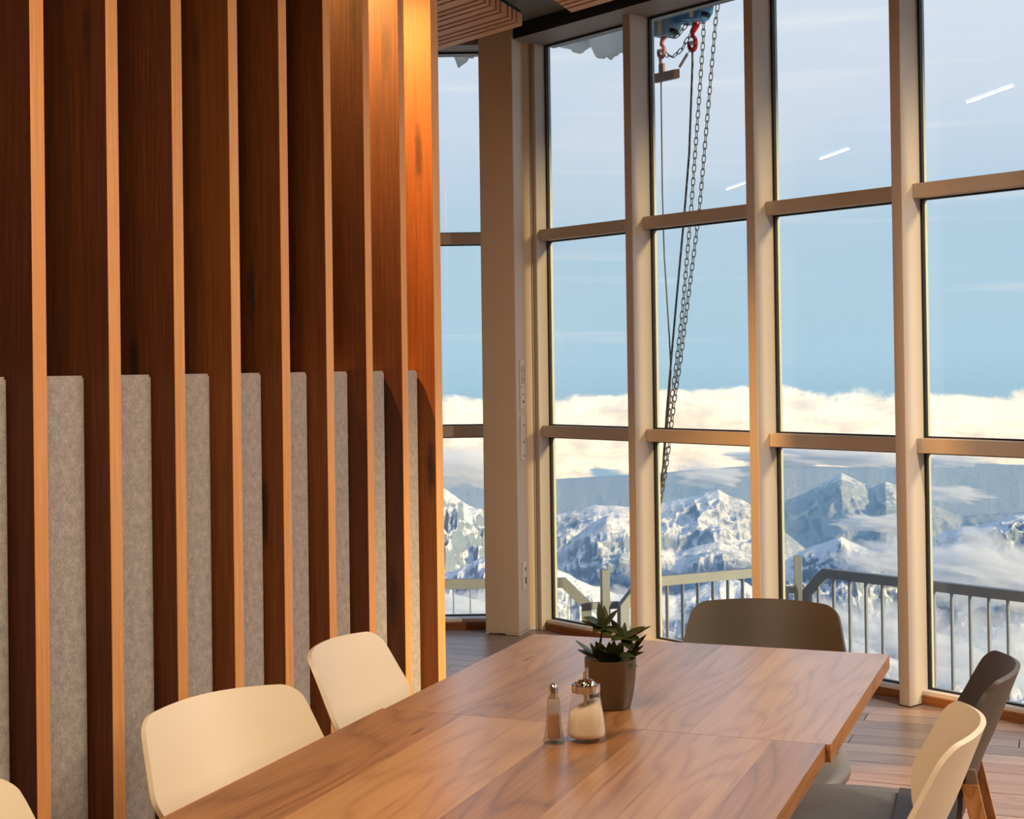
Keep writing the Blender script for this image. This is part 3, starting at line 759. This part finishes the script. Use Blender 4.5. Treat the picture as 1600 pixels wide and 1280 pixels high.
spm.add(base + top, [(k, (k + 1) % n, n + (k + 1) % n, n + k) for k in range(n)] + [tuple(range(n, 2 * n))]).build('spout', M['chrome'], sg, smooth=True, angle=50)
# --- shaker
sh = thing('salt_shaker', 'small faceted glass shaker with chrome cap', 'shaker', Matrix.Translation((0.0665, 2.634, 0.75)))
def flute(prof, n=12):
    mb = MB(); return mb.lathe(prof, n)
flute([(0.0, 0.0005), (0.0190, 0.0005), (0.0202, 0.003), (0.0185, 0.010), (0.0158, 0.022), (0.0138, 0.040), (0.0122, 0.062), (0.0110, 0.0805), (0.0098, 0.0825)]).build('glass', M['jar2'], sh)
flute([(0.0, 0.009), (0.0118, 0.009), (0.0118, 0.018), (0.0105, 0.035), (0.0096, 0.052), (0.0, 0.053)]).build('contents', M['salt'], sh)
MB().lathe([(0.0088, 0.0815), (0.0088, 0.0905), (0.0083, 0.0985), (0.0062, 0.1045), (0.0030, 0.1072), (0.0, 0.1080)], 24).build('cap', M['chrome'], sh, smooth=True, angle=60)

# ================================================================== OUTSIDE: TERRACE, RAILING, HOISTS
TZ = -0.98
o = MB().prism([(-6, 8.25), (-6, 9.30), (0.55, 9.30), (1.86, 9.80), (2.05, 9.60), (8.5, 2.2), (7.0, 0.9), (0.3, 8.2)][::-1], TZ - 0.25, TZ).build('terrace_floor', M['terrace'])
tag(o, 'grey concrete terrace slab below the windows', None, kind='structure')
o = MB().prism([(-5.6, 8.03), (-0.1, 8.23), (0.25, 8.08), (9.5, -2.9), (9.3, -3.1), (-5.6, 7.9)][::-1], TZ, -0.205).build('wall_plinth', M['terrace'])
tag(o, 'concrete plinth wall under the window facade', None, kind='structure')
o = MB().prism([(-6.0, 8.0), (-6.0, 8.95), (0.55, 8.95), (10.2, -2.55), (9.4, -3.2), (0.16, 8.0)][::-1], CEIL + 0.24, CEIL + 0.42).build('trim_4', M['black'])
tag(o, 'dark roof eave outside above the windows', None, kind='structure')

ZR = 0.11
def railing_panel(label, a, b, zb=-0.80, spacing=0.115, ch=0.14):
    a, b = Vector((*a, 0)), Vector((*b, 0)); d = b - a; L = d.length; rot = math.atan2(d.y, d.x)
    e = thing('terrace_railing', label, 'railing', Matrix.Translation(a) @ Matrix.Rotation(rot, 4, 'Z'), 'terrace railing panels')
    z = ZR - 0.032
    t = MB(); hw = 0.030
    pts = [(0.03, 0, zb), (0.03, 0, z - ch), (0.03 + ch, 0, z), (L - 0.03 - ch, 0, z), (L - 0.03, 0, z - ch), (L - 0.03, 0, zb)]
    # square tube frame bent at the corners
    rr = []
    for i, p in enumerate(pts):
        p = Vector(p); q0 = Vector(pts[max(i - 1, 0)]); q1 = Vector(pts[min(i + 1, len(pts) - 1)])
        d0 = (p - q0).normalized() if i else (q1 - p).normalized(); d1 = (q1 - p).normalized() if i < len(pts) - 1 else d0
        bis = (d0 + d1).normalized(); nrm = Vector((-bis.z, 0, bis.x)); k = hw / max(nrm.dot(Vector((-d0.z, 0, d0.x))), 0.3)
        rr.append([p + nrm * k + Vector((0, -0.022, 0)), p + nrm * k + Vector((0, 0.022, 0)), p - nrm * k + Vector((0, 0.022, 0)), p - nrm * k + Vector((0, -0.022, 0))])
    V = [q for r_ in rr for q in r_]; F = []
    for i in range(len(pts) - 1):
        for k in range(4): F.append((i * 4 + k, i * 4 + (k + 1) % 4, (i + 1) * 4 + (k + 1) % 4, (i + 1) * 4 + k))
    F += [(3, 2, 1, 0), tuple(len(V) - 4 + k for k in range(4))]
    t.add(V, F).build('frame', M['steel'], e)
    MB().box(0.06, L - 0.06, -0.018, 0.018, zb, zb + 0.04).build('lower_rail', M['steel'], e)
    n = int((L - 0.10) / spacing); x0 = (L - (n - 1) * spacing) / 2
    bmesh_ = MB().box(-0.0035, 0.0035, -0.015, 0.015, zb + 0.04, 0).mesh('baluster', M['steel'])
    for i in range(n):
        x = x0 + i * spacing; o = link('baluster', bmesh_, e)
        top = z - 0.028 - max(0, ch - (x - 0.03), ch - (L - 0.03 - x)); o.location = (x, 0, top)
        o.scale = (1, 1, (top - zb - 0.04) / (-(zb + 0.04)))
    return e
def post(label, x, y, rot, top):
    e = thing('railing_post', label, 'post', frame(rot, (x, y, TZ)), 'terrace railing posts')
    MB().bbox(-0.026, 0.026, -0.026, 0.026, 0, top - TZ, 0.003).build('shaft', M['steel'], e)
    for z in (ZR - 0.17 - TZ, ZR - 0.62 - TZ):
        MB().box(-0.085, 0.085, -0.014, 0.014, z - 0.022, z + 0.022).build('clamp', M['steel'], e)
    MB().box(-0.07, 0.07, -0.07, 0.07, 0, 0.012).build('foot_plate', M['steel'], e)
P1, P2 = (0.560, 9.06), (1.865, 9.585)
railing_panel('galvanised railing panel outside the window left of the column', (-2.3, 9.14), (0.475, 9.11), spacing=0.105)
railing_panel('galvanised railing panel between the two corner posts', (0.640, 9.00), (1.785, 9.56))
def fpt(s, off): v = FM @ Vector((s, off, 0)); return (v.x, v.y)
railing_panel('galvanised railing panel outside the right hand windows', fpt(-2.50, 2.435), fpt(0.9, 2.50), spacing=0.122)
railing_panel('galvanised railing panel beyond the right picture edge', fpt(1.06, 2.50), fpt(4.0, 2.50), spacing=0.122)
post('galvanised railing post behind the potted plant', P1[0], P1[1], R(10), 0.165)
post('galvanised railing post outside the third window', P2[0], P2[1], R(-10), 0.165)

# hoists: everything hangs about 1.1 m outside the facade
HF = FM @ Matrix.Translation((-1.30, 1.02, 0))           # local x along facade, z up
def torus_link(Lh, Wh, r, n=14, m=6):
    pts = []
    for k in range(n):
        a = 2 * math.pi * k / n; c, s_ = math.cos(a), math.sin(a)
        pts.append(Vector((Wh * c, 0, (Lh - Wh) * (1 if s_ > 0.01 else -1 if s_ < -0.01 else 0) + Wh * s_)))
    V = []; F = []
    for k in range(n):
        d = (pts[(k + 1) % n] - pts[k - 1]).normalized(); a = Vector((0, 1, 0)); b = d.cross(a)
        for q in range(m): V.append(pts[k] + (a * math.cos(2 * math.pi * q / m) + b * math.sin(2 * math.pi * q / m)) * r)
    for k in range(n):
        for q in range(m): F.append((k * m + q, k * m + (q + 1) % m, ((k + 1) % n) * m + (q + 1) % m, ((k + 1) % n) * m + q))
    return V, F
link_me = MB().add(*torus_link(0.0235, 0.0105, 0.0030)).mesh('link', M['chain'], True)
def chain(label, pts, group='hoist chains'):
    """pts: world polyline"""
    pts = [Vector(p) for p in pts]
    e = thing('hoist_chain', label, 'chain', Matrix.Translation(pts[0]), group)
    step = 0.0385; acc = 0; i = 0; pos = pts[0].copy(); out = []
    segs = [(pts[k], pts[k + 1]) for k in range(len(pts) - 1)]
    tot = sum((b - a).length for a, b in segs); s_ = 0
    while s_ < tot:
        q = s_
        for a, b in segs:
            l = (b - a).length
            if q <= l: out.append((a + (b - a) * (q / l), (b - a).normalized())); break
            q -= l
        s_ += step
    for k, (p, d) in enumerate(out):
        o = link('link', link_me, e)
        o.matrix_local = Matrix.Translation(p - pts[0]) @ (Vector((0, 0, 1)).rotation_difference(-d)).to_matrix().to_4x4() @ Matrix.Rotation(R(20 + 90 * (k % 2)), 4, 'Z')
    return e
def rope(label, pts, r=0.006):
    pts = [Vector(p) for p in pts]
    o = MB().tube([p - pts[0] for p in pts], r, 7).build('wire_rope', M['rope']); o.location = pts[0]
    return tag(o, label, 'rope', 'hanging wire ropes')
HOFF = 1.05
def hp(s_, z, off=HOFF): return FM @ Vector((s_, off, z))
def hoist(label, s_, z, body, hookm, sc=1.0, off=HOFF):
    """chain hoist hung under the eave: housing, label plate, load hook"""
    e = thing('chain_hoist', label, 'hoist', FM @ Matrix.Translation((s_, off, z)), 'chain hoists under the eave')
    hb = MB()
    pr = [(-0.095, 0.135), (-0.095, 0.045), (-0.060, 0.0), (0.055, -0.010), (0.092, 0.030), (0.110, 0.135)]
    n = len(pr); V = [(x * sc, -0.055 * sc, z_ * sc) for x, z_ in pr] + [(x * sc, 0.055 * sc, z_ * sc) for x, z_ in pr]
    hb.add(V, [tuple(range(n)), tuple(range(2 * n - 1, n - 1, -1))] + [(i, i + n, (i + 1) % n + n, (i + 1) % n) for i in range(n)]).build('housing', M[body], e)
    MB().bbox(0.002 * sc, 0.036 * sc, -0.060 * sc, -0.054 * sc, 0.002 * sc, 0.10 * sc, 0.001).build('label_plate', M['plate'], e)
    MB().tube([(0.075 * sc, -0.02, 0.02 * sc), (0.125 * sc, -0.02, -0.005 * sc)], 0.016 * sc, 10).build('chain_guide', M['gasket'], e)
    MB().tube([(0.10 * sc, 0, 0.10 * sc), (0.15 * sc, 0, 0.12 * sc)], 0.010 * sc, 8).build('lever', M[body], e)
    MB().tube([(0, 0, 0.13 * sc), (0, 0, 3.512 - z)], 0.018, 8).build('hanger', M['chain'], e)
    return e
def hook(label, s_, z, m, off=HOFF, sc=1.0):
    """red swivel hook with a latch, hanging on its chain"""
    e = thing('hoist_hook', label, 'hook', FM @ Matrix.Translation((s_, off, z)), 'red hoist hooks')
    MB().tube([(0.040 * sc, 0, 0.155 * sc), (0.028 * sc, 0, 0.115 * sc), (0.006 * sc, 0, 0.080 * sc), (0, 0, 0.062 * sc)], [0.022 * sc, 0.022 * sc, 0.013 * sc, 0.012 * sc], 10).build('shank', M[m], e, smooth=True)
    pts = []
    for k in range(15):
        a = R(100 - 300 * k / 14); pts.append((0.026 * sc * math.cos(a), 0, 0.018 * sc + 0.040 * sc * math.sin(a)))
    MB().tube(pts, [0.010 * sc + 0.004 * sc * math.sin(math.pi * k / 14) for k in range(15)], 8).build('hook_bow', M[m], e, smooth=True)
    MB().bbox(-0.020 * sc, 0.004 * sc, -0.006, 0.006, 0.010 * sc, 0.034 * sc, 0.001).build('latch', M['switch'], e)
    return e
hoist('bright blue chain hoist right above the red hook', -2.165, 3.405, 'blue', 'red')
hoist('dark blue chain hoist with cream plate at the top window corner', -1.990, 3.372, 'blue', 'red', 0.92, HOFF - 0.13)
hoist('pale blue chain hoist half hidden by the window post', -2.360, 3.365, 'blue2', 'red2', 0.95)
hook('bright red hoist hook holding the wire rope', -2.138, 3.262, 'red')
hook('reflection-paled red hoist hook beside the window post', -2.385, 3.262, 'red2', sc=0.9)
sb = thing('hanging_bracket', 'rusty grey bracket hanging under the reflection-paled red hook', 'bracket', FM @ Matrix.Translation((-2.391, HOFF, 3.10)))
MB().prism([(-.05, -.012), (.115, -.012), (.150, 0.0), (.115, .012), (-.05, .012)], 0.0, 0.052).build('arm', M['brown'], sb)
MB().bbox(-.012, .028, -.010, .010, 0.05, 0.105, 0.003).build('lug', M['brown'], sb)
MB().tube([(0.0, 0, 0.10), (-0.004, 0, 0.15)], 0.010, 8).build('pin', M['brown'], sb)
tg = thing('rope_tag', 'small grey tag hanging off the wire rope', 'tag', FM @ Matrix.Translation((-2.150, HOFF, 3.232)))
MB().add([(-.100, -.002, -.066), (-.084, -.002, -.079), (-.020, -.002, -.012), (-.034, -.002, .002), (-.100, .002, -.066), (-.084, .002, -.079), (-.020, .002, -.012), (-.034, .002, .002)],
         [(0, 1, 2, 3), (7, 6, 5, 4), (0, 4, 5, 1), (1, 5, 6, 2), (2, 6, 7, 3), (3, 7, 4, 0)]).build('strip', M['spacer'], tg)
MB().tube([(-.028, 0, -.004), (-.012, 0, .008), (0.004, 0, 0.002)], 0.002, 6).build('wire_loop', M['chain'], tg)
chain('left strand of hoist chain hanging beside the wire rope', [hp(*q) for q in [(-2.046, 3.402), (-2.053, 3.294), (-2.088, 2.988), (-2.166, 2.328), (-2.242, 1.767), (-2.302, 1.426), (-2.356, 1.172), (-2.398, 0.889), (-2.422, 0.738), (-2.49, 0.45), (-2.52, 0.1), (-2.52, -0.975)]])
chain('right strand of hoist chain running to the top window corner', [hp(*q, HOFF - 0.03) for q in [(-1.916, 3.438), (-1.932, 3.358), (-1.973, 3.054), (-2.074, 2.318), (-2.181, 1.764), (-2.238, 1.459), (-2.291, 1.229), (-2.342, 0.949), (-2.377, 0.779), (-2.47, 0.45), (-2.50, 0.1), (-2.50, -0.975)]])
chain('upper slack chain loop between the two hooks', [hp(*q) for q in [(-2.139, 3.439), (-2.17, 3.405), (-2.205, 3.377), (-2.24, 3.353), (-2.272, 3.341), (-2.323, 3.362)]])
chain('lower slack chain loop between the two hooks', [hp(*q) for q in [(-2.131, 3.363), (-2.157, 3.33), (-2.187, 3.3), (-2.21, 3.272), (-2.238, 3.253), (-2.275, 3.237), (-2.31, 3.236), (-2.345, 3.252), (-2.372, 3.277)]])
rope('wire rope hanging straight from the bright red hook', [hp(*q) for q in [(-2.138, 3.235), (-2.139, 3.162), (-2.175, 2.65), (-2.222, 2.285), (-2.287, 1.843), (-2.34, 1.471), (-2.382, 1.171), (-2.42, 0.832), (-2.50, 0.45), (-2.54, 0.1), (-2.54, -0.975)]], 0.0065)
rope('thin wire rope under the rusty bracket', [hp(*q) for q in [(-2.391, 3.10), (-2.393, 2.451), (-2.385, 2.073), (-2.353, 1.584), (-2.345, 1.396), (-2.375, 1.10), (-2.43, 0.75), (-2.51, 0.45), (-2.56, 0.1), (-2.56, -0.975)]], 0.0045)

# snow hanging over the roof edge
def snow_lump(label, M4, pts, dep=0.16, zt=0.26):
    """pts: lower outline (x, z) relative to the lump; thick irregular snow overhang"""
    rs = random.Random(len(label)); N = 60; xs_ = np.linspace(pts[0][0], pts[-1][0], N)
    zl = np.interp(xs_, [p[0] for p in pts], [p[1] for p in pts])
    rings = []
    for x, z in zip(xs_, zl):
        z += rs.uniform(-0.010, 0.010); c = []
        for k in range(12):
            a = math.pi * k / 11
            yv = -dep / 2 * math.cos(a) * (1 + rs.uniform(-.12, .12)); zv = z + (zt - z) * (1 - math.sin(a) ** 0.6) + rs.uniform(-.006, .006)
            c.append((x + rs.uniform(-.004, .004), yv, min(zv, zt)))
        rings.append(c)
    mb = MB(); n = 12
    V = [q for r_ in rings for q in r_]; F = [(i * n + k, i * n + k + 1, (i + 1) * n + k + 1, (i + 1) * n + k) for i in range(N - 1) for k in range(n - 1)]
    F += [(i * n + n - 1, i * n, (i + 1) * n, (i + 1) * n + n - 1) for i in range(N - 1)]
    F += [tuple(range(n - 1, -1, -1)), tuple((N - 1) * n + k for k in range(n))]
    o = mb.add(V, F).build('snow_overhang', M['snow'], smooth=True); o.matrix_world = M4
    return tag(o, label, 'snow', 'snow overhangs on the roof edge')
snow_lump('larger ragged snow overhang above the window right of the column', FM @ Matrix.Translation((0, 0.95, 3.25)),
          [(-3.30, .235), (-3.18, .200), (-3.10, .160), (-3.05, .150), (-2.99, .105), (-2.93, .150), (-2.87, .185), (-2.84, .130), (-2.81, .040), (-2.76, .055), (-2.72, .030), (-2.66, .050), (-2.59, .035), (-2.50, .09), (-2.40, .20), (-2.34, .255)])
snow_lump('smaller snow overhang above the window left of the column', frame(0, (0, 8.6, 3.25)),
          [(-1.2, .12), (-0.8, .05), (-0.55, .10), (-0.36, .075), (-0.32, .02), (-0.30, -.045), (-0.27, -.03), (-0.235, .0), (-0.20, .03), (-0.15, .075), (-0.02, .16), (0.1, .24)], 0.16)

# ================================================================== OUTSIDE: MOUNTAINS
def hash2(ix, iy, seed):
    h = (ix.astype(np.int64) * 374761393 + iy.astype(np.int64) * 668265263 + seed * 1442695041) & 0xffffffff
    h = ((h ^ (h >> 13)) * 1274126177) & 0xffffffff
    return ((h ^ (h >> 16)) & 0xffff) / 65535.0
def vnoise(x, y, seed):
    ix, iy = np.floor(x), np.floor(y); fx, fy = x - ix, y - iy
    fx = fx * fx * fx * (fx * (fx * 6 - 15) + 10); fy = fy * fy * fy * (fy * (fy * 6 - 15) + 10)
    a = hash2(ix, iy, seed); b = hash2(ix + 1, iy, seed); c = hash2(ix, iy + 1, seed); d = hash2(ix + 1, iy + 1, seed)
    return (a * (1 - fx) + b * fx) * (1 - fy) + (c * (1 - fx) + d * fx) * fy
def fbm(x, y, seed, o=5, ridged=False, g=0.5):
    s_ = 0; amp = 1; tot = 0
    for k in range(o):
        n = vnoise(x, y, seed + k)
        if ridged: n = 1 - np.abs(2 * n - 1)
        s_ = s_ + n * amp; tot += amp; amp *= g; x = x * 2.03 + 17.1; y = y * 2.03 - 9.7
    return s_ / tot
def px_az(x): return math.degrees(math.atan((x - 800) / 2269.8))
def px_el(x, y): return -(y - (574.3 - 0.0133 * (x - 800))) / 2269.8
# each ridge: distance, near slope, far slope, jaggedness, crest line as (bearing-from-photo, height-from-photo) samples
RIDGES = [
    (21000, 0.16, 0.3, 22, [(300, 730), (690, 742), (870, 748), (1000, 738), (1200, 724), (1320, 726), (1450, 712), (1600, 716), (1900, 720), (2600, 730)]),
    (13000, 0.42, 0.6, 80, [(300, 800), (1000, 800), (1150, 792), (1215, 782), (1255, 766), (1290, 745), (1312, 735), (1335, 746), (1360, 757), (1380, 746), (1402, 754), (1440, 778), (1500, 795), (1560, 790), (1700, 780), (2000, 770)]),
    (8200, 0.42, 0.6, 60, [(300, 770), (690, 795), (820, 812), (895, 797), (925, 790), (960, 790), (990, 794), (1030, 784), (1075, 775), (1100, 768), (1120, 764), (1136, 774), (1155, 778), (1180, 792), (1215, 822), (1270, 865), (1400, 900), (2000, 905)]),
    (6200, 0.50, 0.7, 55, [(300, 900), (780, 920), (860, 868), (895, 838), (920, 818), (945, 806), (965, 812), (985, 824), (1010, 850), (1050, 862), (1090, 850), (1120, 845), (1150, 856), (1180, 868), (1240, 900), (1400, 950), (2000, 960)]),
    (5200, 0.60, 0.8, 75, [(300, 980), (1120, 965), (1190, 905), (1220, 872), (1255, 852), (1290, 842), (1310, 831), (1335, 842), (1370, 858), (1400, 850), (1430, 838), (1455, 830), (1475, 818), (1500, 812), (1535, 806), (1555, 799), (1580, 791), (1605, 786), (1700, 772), (1900, 770), (2600, 790)]),
    (4300, 0.70, 0.8, 70, [(100, 760), (500, 735), (640, 748), (690, 766), (720, 782), (752, 800), (790, 850), (830, 900), (900, 960), (1100, 1010), (2000, 1040)]),
    (3300, 0.70, 0.8, 45, [(100, 960), (600, 925), (690, 896), (720, 884), (752, 870), (790, 866), (850, 885), (900, 905), (960, 930), (1050, 930), (1120, 900), (1160, 905), (1250, 960), (1400, 1020), (2000, 1060)]),
]
az = np.concatenate([np.linspace(-58, -5, 90), np.linspace(-4.9, 21.4, 680), np.linspace(21.6, 62, 70)])
dd = np.unique(np.concatenate([np.geomspace(1500, 24000, 140)] + [np.linspace(r_[0] * 0.80, r_[0] * 1.03, 105) for r_ in RIDGES[1:]]).round(1))
AZ, DD = np.meshgrid(np.radians(az), dd)
X, Y = DD * np.sin(AZ), DD * np.cos(AZ)
Z = np.full_like(X, -2300.0) + 250 * fbm(X / 1500, Y / 1500, 90, 4)
for i, (d0, sf, sb_, jag, pts) in enumerate(RIDGES):
    pa = np.radians([px_az(p[0]) for p in pts]); pe = np.array([px_el(*p) for p in pts])
    el = np.interp(AZ, pa, pe)
    cross = AZ * d0
    dc = d0 * (1 + 0.05 * (fbm(cross / 1900, 0 * cross + i, 20 + i, 3) - 0.5))
    zc = el * dc + EYE
    u = DD - dc
    gul = fbm(X / (d0 * 0.05), Y / (d0 * 0.05), 40 + i, 5, True, 0.5)
    fine = fbm(X / (d0 * 0.016), Y / (d0 * 0.016), 60 + i, 3, True, 0.5)
    away = np.sqrt(u * u + (0.010 * d0) ** 2) - 0.010 * d0
    h = zc - np.where(u < 0, sf, sb_) * away
    h += (gul - 0.62) * jag * 3.2 * np.clip(away / (0.07 * d0), 0.0, 1) + (fine - 0.6) * jag * 1.5 * np.clip(away / (0.02 * d0), 0.18, 1)
    Z = np.maximum(Z, h)
nr, nc = Z.shape
co = np.stack([X, Y, Z], -1).reshape(-1, 3).astype(np.float32)
me = bpy.data.meshes.new('mountain_range')
me.vertices.add(nr * nc); me.vertices.foreach_set('co', co.ravel())
I, J = np.meshgrid(np.arange(nr - 1), np.arange(nc - 1), indexing='ij'); a = (I * nc + J).ravel()
quads = np.stack([a, a + 1, a + nc + 1, a + nc], -1).astype(np.int32)
me.loops.add(quads.size); me.loops.foreach_set('vertex_index', quads.ravel())
me.polygons.add(len(quads)); me.polygons.foreach_set('loop_start', np.arange(0, quads.size, 4, dtype=np.int32))
me.polygons.foreach_set('use_smooth', np.ones(len(quads), dtype=bool))
me.update(calc_edges=True); me.validate()
def mountain_mat():
    m, t, b, out = mat('snow and forest mountain')
    g = t.new('ShaderNodeNewGeometry'); p = g.outputs['Position']
    sp_ = t.new('ShaderNodeSeparateXYZ'); t.l.new(g.outputs['Normal'], sp_.inputs[0])
    pz = t.new('ShaderNodeSeparateXYZ'); t.l.new(p, pz.inputs[0])
    n1 = t.noise(p, 0.0035, 6, 0.65); n2 = t.noise(p, 0.022, 5, 0.7); n3 = t.noise(p, 0.0011, 4, 0.6)
    # snow where it is flat enough, broken by noise
    sv = t.math('ADD', sp_.outputs[2], t.math('ADD', t.math('MULTIPLY_ADD', n1, 0.55, -0.28), t.math('MULTIPLY_ADD', n2, 0.50, -0.25)))
    snow = t.smooth(sv, 0.56, 0.80)
    # forest in the lower belts
    fv = t.math('ADD', t.math('MULTIPLY', pz.outputs[2], -0.0009), t.math('ADD', t.math('MULTIPLY_ADD', n3, 1.5, -0.80), t.math('MULTIPLY_ADD', n2, 0.9, -0.52)))
    forest = t.smooth(fv, 0.62, 0.86)
    rock = t.mix(n2, lin(122, 140, 158), lin(160, 172, 184))  # rock and forest tinted pale blue in place of distance haze
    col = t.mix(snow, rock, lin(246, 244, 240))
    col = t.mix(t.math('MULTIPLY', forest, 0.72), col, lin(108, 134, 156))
    t.l.new(col, b.inputs['Base Color']); b.inputs['Roughness'].default_value = 0.85; b.inputs['Specular IOR Level'].default_value = 0.1
    bp = t.new('ShaderNodeBump'); bp.inputs['Strength'].default_value = 0.8; bp.inputs['Distance'].default_value = 30.0
    t.l.new(t.noise(p, 0.012, 6, 0.65), bp.inputs['Height']); t.l.new(bp.outputs[0], b.inputs['Normal'])
    return m
me.materials.append(mountain_mat())
o = link('mountain_range', me); tag(o, 'snow covered mountain range with forest belts beyond the terrace', 'mountains', kind='stuff')

# ------------------------------------------------------------------ drifting clouds between the ridges
def cloud_mat(name, dens, col):
    m = bpy.data.materials.new(name); m.use_nodes = True; t = NT(m.node_tree); t.n.clear()
    out = t.new('ShaderNodeOutputMaterial'); sc_ = t.new('ShaderNodeVolumeScatter')
    sc_.inputs['Color'].default_value = col; sc_.inputs['Density'].default_value = dens; sc_.inputs['Anisotropy'].default_value = 0.0
    t.l.new(sc_.outputs[0], out.inputs['Volume']); return m
def cloud(label, x, y, d, wpx, hpx, seed, dens=2.2):
    """lumpy bank of mist; (x, y) bearing and height as in the photo, d metres away, wpx by hpx in photo scale"""
    a = R(px_az(x)); k = d / 2269.8
    c = Vector((d * math.sin(a), d * math.cos(a), EYE + px_el(x, y) * d))
    sx, sz = wpx * k / 2, hpx * k / 2; sy = sx * 0.55
    bm = bmesh.new(); bmesh.ops.create_icosphere(bm, subdivisions=5, radius=1.0)
    P = np.array([v.co[:] for v in bm.verts])
    th = np.arctan2(P[:, 1], P[:, 0]); q = P * 1.0
    n = (fbm(q[:, 0] * 2.1 + 3.3 * q[:, 2] + seed, q[:, 1] * 2.1 + 2.0 * q[:, 2], seed, 5) - 0.5) * 1.5
    n2 = (fbm(q[:, 0] * 6 + 5 * q[:, 2] + seed, q[:, 1] * 6 - 3 * q[:, 2], seed + 9, 4) - 0.5) * 0.6
    r = np.clip(0.78 + n + n2, 0.25, 1.6)
    for v, rr_ in zip(bm.verts, r):
        v.co = Vector((v.co.x * rr_ * sx, v.co.y * rr_ * sy, v.co.z * rr_ * sz * (1.0 if v.co.z > 0 else 0.8)))
    me_ = bpy.data.meshes.new('drifting_cloud'); bm.to_mesh(me_); bm.free()
    me_.polygons.foreach_set('use_smooth', [True] * len(me_.polygons))
    me_.materials.append(cloud_mat('cloud', dens / max(sz, 1.0), (0.97, 0.95, 0.92, 1)))
    o = link('drifting_cloud', me_); o.location = c; o.rotation_euler = (0, 0, -a)
    return tag(o, label, 'cloud', 'drifting clouds among the mountains')
CL = [
    ('torn white cloud above the peak in the second window', 1100, 742, 9500, 120, 50, 3, 1.3),
    ('flat cloud bank left of the far snowy peak', 1270, 712, 15000, 260, 46, 5, 1.5),
    ('small cloud puff right of the far snowy peak', 1385, 715, 14500, 70, 34, 6, 1.1),
    ('thin mist streak below the far snowy peak', 1370, 812, 9000, 130, 30, 8, 1.0),
    ('mist spilling over the rocky summit in the third window', 1385, 862, 4900, 190, 70, 9, 1.2),
    ('thick cream cloud in front of the sunlit ridge', 1545, 882, 4400, 330, 120, 12, 1.6),
    ('small cloud over the blue valley in the fourth window', 1492, 712, 16000, 110, 24, 14, 1.1),
    ('low cloud puff in the blue valley in the fourth window', 1490, 765, 12000, 100, 34, 15, 1.0),
    ('soft cloud behind the railing post near the plant', 985, 945, 2900, 170, 90, 17, 0.9),
    ('blue grey valley cloud low in the fourth window', 1520, 1010, 3000, 380, 150, 19, 1.2),
    ('wide valley cloud low in the third window', 1350, 985, 3000, 300, 110, 21, 0.9),
    ('bright cloud at the top of the rock slope left of the column', 715, 735, 4600, 220, 80, 23, 1.4),
    ('pale mist below the railing left of the column', 715, 955, 2700, 260, 90, 25, 1.3),
]
for c in CL: cloud(*c)
# thin blue haze filling the valleys
hz = bpy.data.materials.new('valley haze'); hz.use_nodes = True; t = NT(hz.node_tree); t.n.clear()
out = t.new('ShaderNodeOutputMaterial'); vsc = t.new('ShaderNodeVolumeScatter')
vsc.inputs['Color'].default_value = (0.36, 0.70, 1.0, 1); vsc.inputs['Density'].default_value = 3.4e-5
t.l.new(vsc.outputs[0], out.inputs['Volume'])
o = MB().box(-30000, 30000, 1450, 26000, -2600, -420).build('valley_haze', hz); tag(o, 'thin blue haze lying over the valleys', 'haze', kind='stuff')
